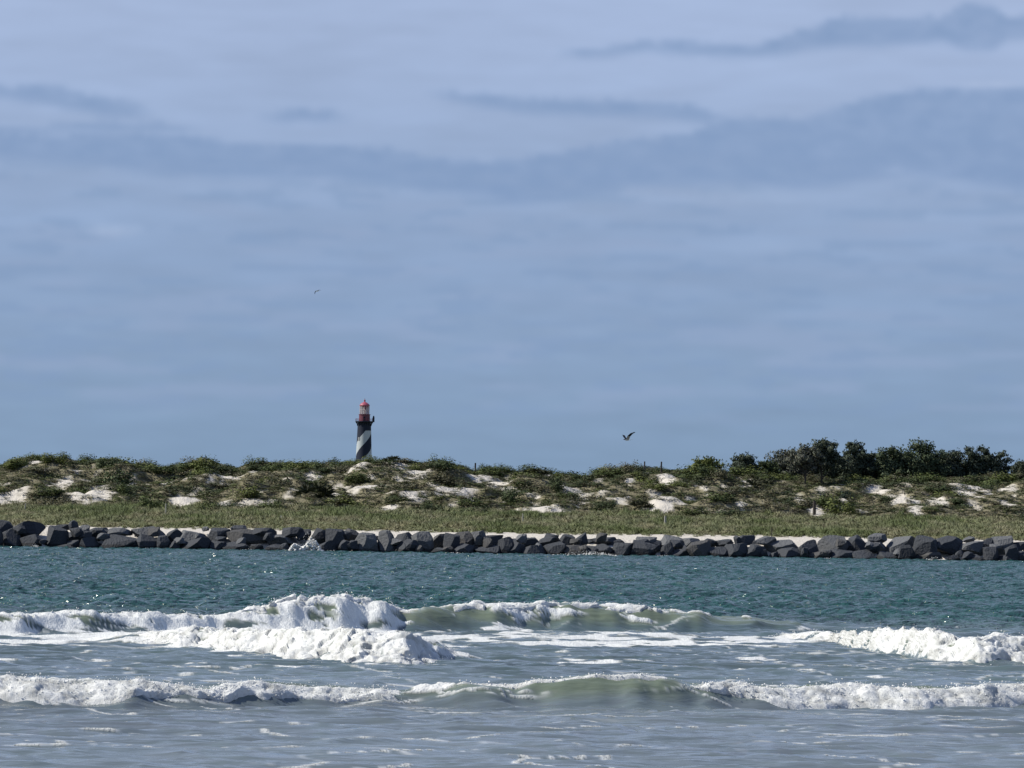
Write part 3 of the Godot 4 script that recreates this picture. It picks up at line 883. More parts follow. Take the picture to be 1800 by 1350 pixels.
func bare(x: float, z: float) -> float:
	# 1 on open sand, 0 under plants
	var n: FastNoiseLite = noises.edge
	var d := -z
	var e := 0.5 * n.get_noise_2d(x * 0.55, z * 0.36) + 0.5 * n.get_noise_2d(x * 1.7 + 7.0, z * 0.8)
	var b := 1.0 - smoothstep(234.2, 237.4, d + 3.4 * e)
	if d > 238.0:
		for s in SAND:
			var a: float = (x - s[0]) / s[2]
			var c: float = (z - s[1]) / (s[3] * (0.9 if z < s[1] else 1.25))
			var q := a * a + c * c
			if q < 4.0:
				b = maxf(b, 1.0 - smoothstep(0.54, 0.82, sqrt(q) + e))
		b = maxf(b, 0.75 * smoothstep(0.28, 0.5, n.get_noise_2d(x * 0.35 + 100.0, z * 0.22) + 0.3 * e) * smoothstep(250.0, 256.0, d) * (1.0 - smoothstep(280.0, 284.0, d)))
	return b

func make_land() -> void:
	noise_of("dune", 41, 3)
	noise_of("edge", 42, 3)
	crest_y = table(CREST, 1, -60.0, 0.5, 241)
	var cols := 421
	var rows := 421
	var x0 := -56.0
	var dx := 112.0 / (cols - 1)
	var z0 := -331.0
	var dz := 105.0 / (rows - 1)
	var pos: Array = []
	var col: Array = []
	pos.resize(rows)
	col.resize(rows)
	var job := WorkerThreadPool.add_group_task(func(j: int) -> void:
		var p := PackedVector3Array()
		var q := PackedColorArray()
		var n: FastNoiseLite = noises.edge
		for i in cols:
			var x := x0 + dx * i
			var z := z0 + dz * j
			var b := bare(x, z)
			var sand := Color(0.44, 0.42, 0.385) * (1.0 + 0.12 * n.get_noise_2d(x * 2.2, z * 2.2))
			var soil := Color(0.15, 0.14, 0.095) * (1.0 + 0.3 * n.get_noise_2d(x * 1.1, z * 1.1))
			p.append(Vector3(x, land_y(x, z), z))
			var c := soil.lerp(sand, b)
			q.append(Color(c.r, c.g, c.b))
		pos[j] = p
		col[j] = q, rows)
	WorkerThreadPool.wait_for_group_task_completion(job)
	var s := Shape.new()
	for j in rows:
		s.v.append_array(pos[j])
		s.c.append_array(col[j])
	s.n.resize(s.v.size())
	for j in rows:
		for i in cols:
			var a := s.v[j * cols + mini(i + 1, cols - 1)] - s.v[j * cols + maxi(i - 1, 0)]
			var b := s.v[mini(j + 1, rows - 1) * cols + i] - s.v[maxi(j - 1, 0) * cols + i]
			s.n[j * cols + i] = b.cross(a).normalized()
	for j in rows - 1:
		for i in cols - 1:
			var a := j * cols + i
			s.i.append_array([a, a + 1, a + cols + 1, a, a + cols + 1, a + cols])
	tag(obj("dunes", s.mesh(), mats.sand), "white sand dunes under patchy scrub behind the jetty", "", "", "structure")
	# the low land that goes on behind and beside the dunes
	var g := Shape.new()
	var soil := Color(0.16, 0.17, 0.1)
	g.quad(Vector3(-3000, 2.9, -5000), Vector3(3000, 2.9, -5000), Vector3(3000, 2.9, -329), Vector3(-3000, 2.9, -329), Vector3.UP, soil)
	for side in [-1.0, 1.0]:
		var xa: float = 55.8 * side
		var xb: float = 3000.0 * side
		var strips := [[-329.0, 2.9], [-300.0, 5.5], [-285.0, 5.8], [-250.0, 2.5], [-233.0, 1.2], [-226.0, -1.6]]
		for k in strips.size() - 1:
			var a := Vector3(minf(xa, xb), strips[k][1], strips[k][0])
			var b := Vector3(maxf(xa, xb), strips[k][1], strips[k][0])
			var c := Vector3(maxf(xa, xb), strips[k + 1][1], strips[k + 1][0])
			var e := Vector3(minf(xa, xb), strips[k + 1][1], strips[k + 1][0])
			g.quad(a, b, c, e, (c - b).cross(b - a).normalized(), soil if k < 3 else Color(0.32, 0.3, 0.24))
	tag(obj("ground", g.mesh(), mats.sand), "low scrubby ground that runs on behind the dunes", "", "", "structure")
	var beach := Shape.new()
	for strip in [[-17.0, -0.25, 0.0, 1.35], [0.0, 1.35, 60.0, 3.0]]:
		beach.quad(Vector3(-2500, strip[1], strip[0]), Vector3(2500, strip[1], strip[0]), Vector3(2500, strip[3], strip[2]), Vector3(-2500, strip[3], strip[2]), Vector3(0, 1, 0.06).normalized(), Color(0.45, 0.41, 0.34))
	tag(obj("beach", beach.mesh(), mats.sand), "sand beach on the near shore of the inlet", "", "", "structure")

# ------------------------------------------------------------------ jetty

func stone(s: int, size: Vector3, wet := -99.0) -> ArrayMesh:
	# a quarried block: a box cut by planes, every edge taken off a little, flat faces
	var r := rng_of(s)
	var faces: Array = []
	for axis in 3:
		for side in [-1.0, 1.0]:
			var nn := Vector3.ZERO
			nn[axis] = side
			var u := Vector3.ZERO
			u[(axis + 1) % 3] = 1.0
			var w := nn.cross(u)
			faces.append([nn, [nn + u + w, nn - u + w, nn - u - w, nn + u - w]])
	var cuts: Array = []
	# a weathered face that looks up to the left and a broken one that looks out to the right, meeting in an edge
	cuts.append([Vector3(r.randf_range(-1.0, -0.25), r.randf_range(0.15, 0.95), r.randf_range(0.35, 0.9)), r.randf_range(0.34, 0.62)])
	cuts.append([Vector3(r.randf_range(0.2, 1.0), r.randf_range(-0.55, 0.2), r.randf_range(0.4, 1.0)), r.randf_range(0.36, 0.7)])
	cuts.append([Vector3(r.randf_range(-0.7, 0.5), 1.0, r.randf_range(0.1, 0.8)), r.randf_range(0.55, 0.85)])
	cuts.append([Vector3(r.randf_range(-0.8, 0.8), r.randf_range(-1.0, -0.3), 1.0), r.randf_range(0.5, 0.8)])
	cuts.append([Vector3(1.0, r.randf_range(-0.6, 0.9), r.randf_range(0.0, 0.9)), r.randf_range(0.5, 0.85)])
	for k in 4:
		cuts.append([Vector3(r.randf_range(-1, 1), r.randf_range(-0.6, 1), r.randf_range(-0.6, 1)), r.randf_range(0.6, 0.88)])
	for k in 22:
		cuts.append([Vector3(r.randf_range(-1, 1), r.randf_range(-1, 1), r.randf_range(-1, 1)), 0.965])
	for cut in cuts:
		var nn: Vector3 = (cut[0] as Vector3).normalized()
		var most := -9.0
		for f in faces:
			for p in f[1]:
				most = maxf(most, nn.dot(p))
		var dist: float = most * cut[1]
		var rim: Array = []
		var kept: Array = []
		for f in faces:
			var poly: Array = []
			var pts: Array = f[1]
			for k in pts.size():
				var a: Vector3 = pts[k]
				var b: Vector3 = pts[(k + 1) % pts.size()]
				var da := nn.dot(a) - dist
				var db := nn.dot(b) - dist
				if da <= 0.0:
					poly.append(a)
				if (da < 0.0 and db > 0.0) or (da > 0.0 and db < 0.0):
					var x := a.lerp(b, da / (da - db))
					poly.append(x)
					rim.append(x)
			if poly.size() >= 3:
				kept.append([f[0], poly])
		if rim.size() >= 3:
			var mid := Vector3.ZERO
			for p in rim:
				mid += p / rim.size()
			var u := nn.cross(Vector3(0.37, 0.61, 0.7)).normalized()
			var w := nn.cross(u)
			rim.sort_custom(func(a: Vector3, b: Vector3) -> bool: return atan2((a - mid).dot(w), (a - mid).dot(u)) < atan2((b - mid).dot(w), (b - mid).dot(u)))
			kept.append([nn, rim])
		faces = kept
	# turn it a little, then fit it into its size
	var turn := Basis.from_euler(Vector3(r.randf_range(-0.25, 0.25), r.randf_range(-0.5, 0.5), r.randf_range(-0.42, 0.42)))
	var lo := Vector3.INF
	var hi := -Vector3.INF
	for f in faces:
		for p in f[1]:
			var q: Vector3 = turn * (p as Vector3)
			lo = lo.min(q)
			hi = hi.max(q)
	var fit: Vector3 = size / (hi - lo)
	var sh := Shape.new()
	var tone := r.randf_range(0.86, 1.14)
	for f in faces:
		var pts: Array = []
		for p in f[1]:
			pts.append((turn * (p as Vector3) - (lo + hi) * 0.5) * fit)
		var nn: Vector3 = ((turn * (f[0] as Vector3)) / fit).normalized()
		var c := Color(tone, tone, tone) * r.randf_range(0.92, 1.06)
		# the part below the tide line is dark with wet
		for part in 2:
			var poly: Array = []
			for k in pts.size():
				var a: Vector3 = pts[k]
				var b: Vector3 = pts[(k + 1) % pts.size()]
				var da := (a.y - wet - 0.09 * sin(a.x * 5.0 + s)) * (1.0 if part else -1.0)
				var db := (b.y - wet - 0.09 * sin(b.x * 5.0 + s)) * (1.0 if part else -1.0)
				if da >= 0.0:
					poly.append(a)
				if da * db < 0.0:
					poly.append(a.lerp(b, da / (da - db)))
			for k in range(1, poly.size() - 1):
				sh.tri(poly[0], poly[k], poly[k + 1], nn, c if part else c * Color(0.42, 0.43, 0.42))
	return sh.mesh()

const TIERS := ["waterline row", "middle row", "top row"]
const ORDINALS := ["first", "second", "third", "fourth", "fifth", "sixth", "seventh", "eighth", "ninth", "tenth"]

func ordinal(k: int) -> String:
	if k <= 10:
		return ORDINALS[k - 1]
	var tail: String = "th" if k % 100 in [11, 12, 13] else ["th", "st", "nd", "rd", "th", "th", "th", "th", "th", "th"][k % 10]
	return str(k) + tail

func make_jetty() -> void:
	var rock_mats := [mats.granite, mats.granite_pale, mats.granite_brown]
	var tone_words := ["dark grey", "pale grey", "brownish grey"]
	var counts := [0, 0, 0]
	var outer := {"left": 0, "right": 0}
	for k in BOULDERS.size():
		var b: Array = BOULDERS[k]
		var r := rng_of(900 + k)
		var tier: int = b[5]
		var w: float = b[2] * 1.06
		var h: float = b[4] - b[3]
		var deep := clampf(w * 0.8, 0.8, 1.6)
		var kind: int = [0, 0, 1, 0, 1, 0, 1, 2][r.randi() % 8]
		if tier == 0 and kind == 1:
			kind = 0
		var o := obj("boulder", stone(3000 + k, Vector3(w, h * 1.1, deep), r.randf_range(0.12, 0.34) - (b[3] + b[4]) * 0.5), rock_mats[kind])
		o.position = Vector3(b[0], (b[3] + b[4]) * 0.5, b[1])
		var inside: bool = absf(b[0]) < 34.6
		var shape := "long low" if w > 1.9 * (h - (0.35 if tier == 0 else 0.0)) else ("blocky" if w < 1.25 * h else "angular")
		var size := "large" if w > 1.75 else ("small" if w < 1.0 else "mid-sized")
		if inside:
			counts[tier] += 1
			tag(o, "%s %s %s boulder, %s from the left in the jetty's %s" % [size, tone_words[kind], shape, ordinal(counts[tier]), TIERS[tier]], "boulder", "boulders of the jetty")
		else:
			var side := "left" if b[0] < 0.0 else "right"
			outer[side] += 1
			tag(o, "%s jetty boulder in the %s, %s one past the %s edge" % [tone_words[kind], TIERS[tier], ordinal(outer[side]), side], "boulder", "boulders of the jetty")
	# broken stone that fills the heart of the jetty
	var r := rng_of(77)
	var mm := MultiMesh.new()
	mm.transform_format = MultiMesh.TRANSFORM_3D
	mm.mesh = stone(55, Vector3(1, 1, 1))
	mm.instance_count = 620
	for k in 620:
		var x := r.randf_range(-39.0, 39.0)
		var d := r.randf_range(228.9, 231.4)
		var y := lerpf(-0.6, 0.75, (d - 228.9) / 2.4) + r.randf_range(-0.35, 0.0)
		var s := r.randf_range(0.5, 1.0)
		mm.set_instance_transform(k, Transform3D(Basis.from_euler(Vector3(r.randf(), r.randf(), r.randf()) * TAU).scaled_local(Vector3(s, s * r.randf_range(0.6, 1.0), s)), Vector3(x, y, -d)))
	var core := MultiMeshInstance3D.new()
	core.name = "rubble"
	core.multimesh = mm
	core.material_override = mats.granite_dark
	add_child(core)
	tag(core, "dark broken stone packed between and behind the jetty boulders", "", "", "stuff")

# ------------------------------------------------------------------ plants

func leaves(sh: Shape, r: RandomNumberGenerator, at: Vector3, radius: Vector3, count: int, size: float, shell: float, slim := 0.55, dome := false) -> void:
	for k in count:
		var d := Vector3(r.randfn(), r.randfn(), r.randfn()).normalized()
		if dome:
			d.y = absf(d.y)
		var q := pow(r.randf(), shell)
		var p := at + d * radius * q
		var nn := (d + Vector3(r.randfn(), r.randfn() + 0.4, r.randfn()) * 0.75).normalized()
		var u := nn.cross(Vector3(r.randfn(), r.randfn(), r.randfn())).normalized()
		var w := nn.cross(u)
		var s := size * r.randf_range(0.55, 1.3)
		var g := r.randf_range(0.65, 1.4)
		var c := Color(g * r.randf_range(0.9, 1.2), g, g * r.randf_range(0.75, 1.1))
		u *= s
		w *= s * slim
		sh.quad(p - u, p + w, p + u, p - w, (nn * 0.6 + d).normalized(), c)

func bush_mesh(s: int, lumps: int, count: int, size: float) -> ArrayMesh:
	# a bush of unit width and height: several leafy lumps on the ground
	var r := rng_of(s)
	var sh := Shape.new()
	for k in lumps:
		var x := r.randf_range(-0.3, 0.3)
		var w := r.randf_range(0.16, 0.3)
		var tall := r.randf_range(0.5, 1.0) * (1.0 - absf(x) * 0.9)
		leaves(sh, r, Vector3(x, tall * 0.35, r.randf_range(-0.25, 0.25)), Vector3(w, tall * 0.62, w), count / lumps, size, 0.45, 0.6)
	return sh.mesh()

func spiky_mesh(s: int, blades: int) -> ArrayMesh:
	# a clump of sword leaves of unit width and height
	var r := rng_of(s)
	var sh := Shape.new()
	for head in 7:
		var foot := Vector3(r.randf_range(-0.3, 0.3), r.randf_range(0.15, 0.6), r.randf_range(-0.25, 0.25))
		for k in blades:
			var d := Vector3(r.randfn(), r.randf_range(-0.2, 1.3), r.randfn()).normalized()
			var tip := foot + d * Vector3(0.3, 0.36, 0.3) * r.randf_range(0.6, 1.1)
			var side := d.cross(Vector3(r.randfn(), 0.2, r.randfn())).normalized() * 0.02
			var g := r.randf_range(0.7, 1.3)
			sh.quad(foot - side, (foot + tip) * 0.5 + side * 1.3, tip, (foot + tip) * 0.5 - side * 1.3, (d.cross(side).normalized() + Vector3.UP * 0.4).normalized(), Color(g, g, g * 0.9))
	return sh.mesh()

func scatter(called: String, label: String, mesh: Mesh, m: Material, spots: Array, tints: PackedColorArray) -> void:
	var mm := MultiMesh.new()
	mm.transform_format = MultiMesh.TRANSFORM_3D
	mm.use_colors = true
	mm.mesh = mesh
	mm.instance_count = spots.size()
	for k in spots.size():
		mm.set_instance_transform(k, spots[k])
		mm.set_instance_color(k, tints[k])
	var o := MultiMeshInstance3D.new()
	o.name = numbered(called)
	o.multimesh = mm
	o.material_override = m
	add_child(o)
	tag(o, label, "", "", "stuff")

func make_cover() -> void:
	var r := rng_of(5)
	var n := noise_of("cover", 43, 2)
	# creeping plants and low scrub on the dune
	var mat_mesh := Shape.new()
	leaves(mat_mesh, r, Vector3(0, 0.1, 0), Vector3(0.46, 0.6, 0.46), 40, 0.085, 0.5, 0.5, true)
	var low := mat_mesh.mesh()
	var spots: Array = []
	var tints := PackedColorArray()
	for k in 64000:
		var x := r.randf_range(-52.0, 52.0)
		var d := r.randf_range(242.0, 300.0)
		if d < 249.0 and r.randf() > (d - 241.0) / 9.0:
			continue
		if absf(x) > d * 0.15 + 8.0:
			continue
		var z := -d
		var b := bare(x, z)
		if b > 0.35 + 0.35 * r.randf():
			if r.randf() > 0.13:
				continue
		var patchy := n.get_noise_2d(x * 0.16, z * 0.1)
		var fine := n.get_noise_2d(x * 0.6 + 40.0, z * 0.35)
		var tall := r.randf_range(0.14, 0.4) * (1.0 + 0.9 * patchy + 0.7 * fine) * lerpf(1.0, 0.5, clampf(bare(x, z - 2.0) + bare(x, z - 5.0), 0.0, 1.0))
		tall = clampf(tall, 0.1, 0.7)
		var wide := r.randf_range(0.7, 1.3)
		var c := Color(0.07, 0.088, 0.033).lerp(Color(0.117, 0.111, 0.076), smoothstep(-0.05, 0.4, fine + r.randf_range(-0.2, 0.2))).lerp(Color(0.045, 0.059, 0.030), smoothstep(0.05, 0.45, patchy + r.randf_range(-0.25, 0.25)))
		c *= r.randf_range(0.75, 1.25)
		spots.append(Transform3D(Basis(Vector3.UP, r.randf() * TAU).scaled(Vector3(wide, tall, wide)), Vector3(x, land_y(x, z) - 0.03, z)))
		tints.append(Color(c.r, c.g, c.b))
	scatter("dune_scrub", "low creeping scrub in greens and greys matted over the dune slope", low, mats.leaf, spots, tints)
	# tall grass between the jetty and the dune
	var tuft := Shape.new()
	for k in 16:
		var a := r.randf() * TAU
		var lean := Vector3(cos(a), 0, sin(a)) * r.randf_range(0.08, 0.42)
		var foot := Vector3(r.randf_range(-0.16, 0.16), 0, r.randf_range(-0.16, 0.16))
		var h := r.randf_range(0.55, 1.0)
		var side := Vector3(sin(a + r.randf()), 0, cos(a + r.randf())) * 0.016
		var mid := foot + lean * 0.4 + Vector3.UP * h * 0.6
		var tip := foot + lean + Vector3.UP * h
		var g := r.randf_range(0.75, 1.3)
		var c := Color(g, g, g * 0.95)
		var nn := (side.cross(Vector3.UP).normalized() + Vector3.UP * 0.7).normalized()
		tuft.quad(foot - side, mid - side, mid + side, foot + side, nn, c)
		tuft.tri(mid - side, tip, mid + side, nn, c)
	var blades := tuft.mesh()
	spots = []
	tints = PackedColorArray()
	for k in 52000:
		var x := r.randf_range(-46.0, 46.0)
		var d := 234.0 + 18.0 * pow(r.randf(), 0.9)
		if absf(x) > d * 0.15 + 8.0:
			continue
		var z := -d
		if bare(x, z) > 0.3 + 0.5 * r.randf() and r.randf() > 0.06:
			continue
		if d > 248.0 and r.randf() < (d - 248.0) / 7.0:
			continue
		var p := n.get_noise_2d(x * 0.1 + 9.0, z * 0.12)
		var tall := r.randf_range(0.16, 0.46) * (1.0 + 0.7 * p + 0.6 * n.get_noise_2d(x * 0.5, z * 0.4)) * lerpf(0.55, 1.0, smoothstep(234.5, 239.0, d))
		var c := Color(0.18, 0.2, 0.118).lerp(Color(0.225, 0.222, 0.15), smoothstep(-0.1, 0.4, n.get_noise_2d(x * 0.3, z * 0.2) + r.randf_range(-0.2, 0.2))).lerp(Color(0.12, 0.15, 0.07), smoothstep(0.1, 0.4, p + r.randf_range(-0.2, 0.2)))
		c *= r.randf_range(0.8, 1.2)
		spots.append(Transform3D(Basis(Vector3.UP, r.randf() * TAU).scaled(Vector3(1.0, tall, 1.0)), Vector3(x, land_y(x, z) - 0.02, z)))
		tints.append(Color(c.r, c.g, c.b))
	scatter("dune_grass", "tall grey green dune grass on the flat behind the jetty", blades, mats.leaf, spots, tints)

const BUSH_TONES := ["olive_leaf", "green_leaf", "dark_leaf", "grey_leaf", "spiky_leaf", "blue_leaf"]
const BUSH_WORDS := ["olive green rounded", "mid green spreading", "dark green dense", "grey green twiggy", "dark sword-leaved", "blue green compact"]

func make_bushes() -> void:
	var protos: Array = []
	for k in 6:
		protos.append(bush_mesh(600 + k, 7 + k % 4, 1000, 0.036))
	var spiky := spiky_mesh(700, 40)
	var r := rng_of(8)
	var n := 0
	var all: Array = []
	for b in SHRUBS:
		all.append([b[0], b[1], maxf(b[2], 0.5), maxf(b[3], 0.3), b[4], true])
	for k in 900:
		# the rest of the shrubs, where there is no open sand
		if all.size() >= 296:
			break
		var x := r.randf_range(-46.0, 46.0)
		var d := r.randf_range(251.0, 288.0) if all.size() < 215 else r.randf_range(279.0, 287.0)
		if absf(x) > d * 0.15 + 3.0 or bare(x, -d) > 0.25:
			continue
		var w := r.randf_range(1.3, 3.3)
		all.append([x, -d, w, w * r.randf_range(0.24, 0.42), [0, 1, 1, 2, 3, 2, 2, 3, 0][r.randi() % 9], false])
	all.sort_custom(func(a: Array, b: Array) -> bool: return a[0] < b[0])
	var counts := {}
	for b in all:
		var x: float = b[0]
		var z: float = b[1]
		var tone: int = b[4]
		var o := obj("shrub", spiky if tone == 4 else protos[n % 6], mats[BUSH_TONES[tone]])
		n += 1
		var w: float = b[2] * 1.1
		o.position = Vector3(x, land_y(x, z) - 0.05, z)
		o.rotation.y = r.randf() * TAU
		o.scale = Vector3(w, b[3] * (1.35 if b[5] else 1.12), w)
		var where := "dune crest" if z < -279.0 else ("upper slope" if z < -268.0 else ("middle slope" if z < -258.0 else "dune foot"))
		var zone := "far left" if x < -25.0 else ("left of lighthouse" if x < -13.0 else ("below lighthouse" if x < -6.0 else ("mid picture" if x < 8.0 else ("right of centre" if x < 21.0 else "below tree stand"))))
		var word: String = BUSH_WORDS[tone]
		var key := word + where + zone
		counts[key] = counts.get(key, 0) + 1
		tag(o, "%s shrub, %s from left on the %s %s" % [word, ordinal(counts[key]), where, zone], "shrub", "shrubs scattered over the dunes")

func tree(label: String, x: float, z: float, foot_y: float, top_y: float, width: float, clear: float, trunk_r: float, tone: String, count: int, s: int) -> void:
	var r := rng_of(s)
	var g := land_y(x, z) - 0.15
	foot_y = minf(foot_y, g)
	var o := thing("tree", Vector3(x, foot_y, z), label, "tree", "trees on the crest of the dune")
	var h := top_y - foot_y
	var low := h * clear
	var wood := Shape.new()
	var lean := r.randf_range(-0.12, 0.12) * h * 0.3
	wood.tube([Vector3(0, 0, 0), Vector3(lean * 0.3, h * 0.3, 0), Vector3(lean * 0.7, h * 0.6, 0.05), Vector3(lean, h * 0.9, 0)], [trunk_r, trunk_r * 0.85, trunk_r * 0.6, trunk_r * 0.25], 8, Color.WHITE)
	var crown := Shape.new()
	var lumps := 20 + int(width * 2.0)
	for k in lumps:
		var t := (k + 0.5) / lumps
		var y := lerpf(low, h, t)
		var reach := width * 0.72 * (0.5 + 0.7 * sin(PI * clampf(t * 0.85 + 0.12, 0.0, 1.0))) * (1.0 - 0.35 * t)
		var a := k * 2.4 + r.randf()
		var out := reach * r.randf_range(0.25, 1.0)
		var p := Vector3(cos(a) * out + lean * t, y, sin(a) * out * 0.8)
		var w := r.randf_range(0.3, 0.52) * clampf(width * 0.45, 0.8, 1.5)
		p.y = minf(p.y, h - w * 0.45)
		leaves(crown, r, p, Vector3(w, w * r.randf_range(0.5, 0.85), w), int(count * 1.3) / lumps, 0.11, 0.5, 0.5)
		# a spray of twigs that breaks the outline
		for q in 5:
			var d := Vector3(r.randfn(), absf(r.randfn()) * 0.7, r.randfn()).normalized()
			leaves(crown, r, p + d * w * 1.05, Vector3(0.14, 0.12, 0.14), 7, 0.1, 0.6, 0.4)
		var from := Vector3(lean * t * 0.7, maxf(y - out * 0.7, h * 0.2), 0)
		wood.tube([from, (from + p) * 0.5 + Vector3(0, 0.08, 0), p], [trunk_r * 0.4, trunk_r * 0.28, trunk_r * 0.12], 5, Color.WHITE)
	leaves(crown, r, Vector3(lean * 0.5, lerpf(low, h, 0.45), 0), Vector3(width * 0.5, (h - low) * 0.42, width * 0.4), int(count * 0.9), 0.12, 0.4, 0.5)
	obj("trunk", wood.mesh(), mats.bark, o)
	obj("crown", crown.mesh(), mats[tone], o)

func make_trees() -> void:
	# label, px-free: x, distance, foot, top, width, share of clear trunk, trunk radius, tone, leaves
	var rows := [
		["small round tree with a thin dark trunk left of the tree stand", 16.1, 282.0, 5.4, 7.4, 2.5, 0.42, 0.06, "olive_leaf", 1700],
		["second small tree from the left, its dark top ragged, by the tree stand", 19.7, 288.0, 5.6, 7.9, 2.2, 0.2, 0.07, "tree_leaf", 1700],
		["low dark bushy tree just left of the tall airy tree", 21.7, 289.0, 5.6, 7.35, 2.0, 0.1, 0.06, "dark_leaf", 1300],
		["airy grey green tree at the left end of the tree stand", 23.7, 291.0, 5.5, 8.40, 2.7, 0.2, 0.09, "grey_tree_leaf", 1900],
		["tall thin-trunked tree with a loose grey green crown, in front of the stand", 24.1, 279.6, 4.9, 8.45, 2.2, 0.5, 0.09, "grey_tree_leaf", 1700],
		["tall dark tree with a bare lower trunk, second trunk seen in the stand", 25.8, 283.0, 5.1, 9.05, 2.7, 0.44, 0.1, "tree_leaf", 2900],
		["dense dark tree with a pointed top, right of the two bare trunks", 29.35, 292.0, 5.6, 9.15, 2.3, 0.02, 0.12, "tree_leaf", 3000],
		["low dark spreading tree between two taller trees of the stand", 30.9, 293.0, 5.6, 8.3, 2.4, 0.0, 0.1, "tree_leaf", 3000],
		["broad dark green tree, fourth tall crown of the stand", 32.5, 292.0, 5.6, 8.70, 2.8, 0.0, 0.12, "tree_green_leaf", 3000],
		["tallest broad tree of the stand with ragged twigs at its right side", 35.1, 292.0, 5.6, 9.30, 3.3, 0.0, 0.13, "tree_green_leaf", 3600],
		["lower dark tree right of the broad ragged tree", 37.8, 293.0, 5.6, 8.55, 2.8, 0.0, 0.11, "tree_leaf", 2900],
		["dark tree with a peaked crown near the right end of the stand", 40.0, 293.0, 5.6, 8.95, 2.4, 0.0, 0.11, "tree_leaf", 2800],
		["sloping dark tree crown at the right end of the stand", 41.6, 293.0, 5.6, 8.50, 2.4, 0.0, 0.11, "tree_leaf", 2700],
		["low dark bush-like tree behind the bare trunks of the stand", 27.6, 294.0, 5.4, 8.2, 3.0, 0.0, 0.1, "tree_leaf", 3200],
		["low airy dark tree behind the left end of the stand", 25.2, 294.0, 5.4, 8.0, 2.8, 0.0, 0.1, "tree_leaf", 2600],
		["low dark tree filling the gap before the ragged broad tree", 33.8, 294.5, 5.4, 8.3, 3.0, 0.0, 0.1, "tree_leaf", 3000],
		["low dark tree filling the gap after the ragged broad tree", 36.6, 294.5, 5.4, 8.3, 2.8, 0.0, 0.1, "tree_green_leaf", 3000],
		["low dark tree cut off by the right edge of the photo", 43.9, 292.0, 5.8, 7.75, 2.2, 0.1, 0.1, "tree_leaf", 2000],
	]
	for k in rows.size():
		var t: Array = rows[k]
		tree(t[0], t[1], -float(t[2]), t[3], t[4], t[5], t[6], t[7], t[8], t[9], 1200 + k)

# ------------------------------------------------------------------ lighthouse

func tower_r(y: float) -> float:
	return lerpf(4.1, 2.78, y / 36.2)

func stripe(from: float, pitch: float, tall: float, top: float) -> ArrayMesh:
	var sh := Shape.new()
	var steps := 260
	var turns := (top + pitch) / pitch + 1.0
	for k in steps + 1:
		var a := TAU * (turns * k / steps) - TAU * 1.5
		for j in 5:
			var y := clampf(from + pitch * a / TAU + tall * j / 4.0, 0.0, top)
			var r := tower_r(y)
			sh.v.append(Vector3(sin(a) * r, y, cos(a) * r))
			sh.n.append(Vector3(sin(a), 0.035, cos(a)).normalized())
			sh.c.append(Color.WHITE)
	for k in steps:
		for j in 4:
			var a := k * 5 + j
			if sh.v[a].distance_to(sh.v[a + 1]) + sh.v[a + 5].distance_to(sh.v[a + 6]) > 0.001:
				sh.i.append_array([a, a + 1, a + 6, a, a + 6, a + 5])
	return sh.mesh()

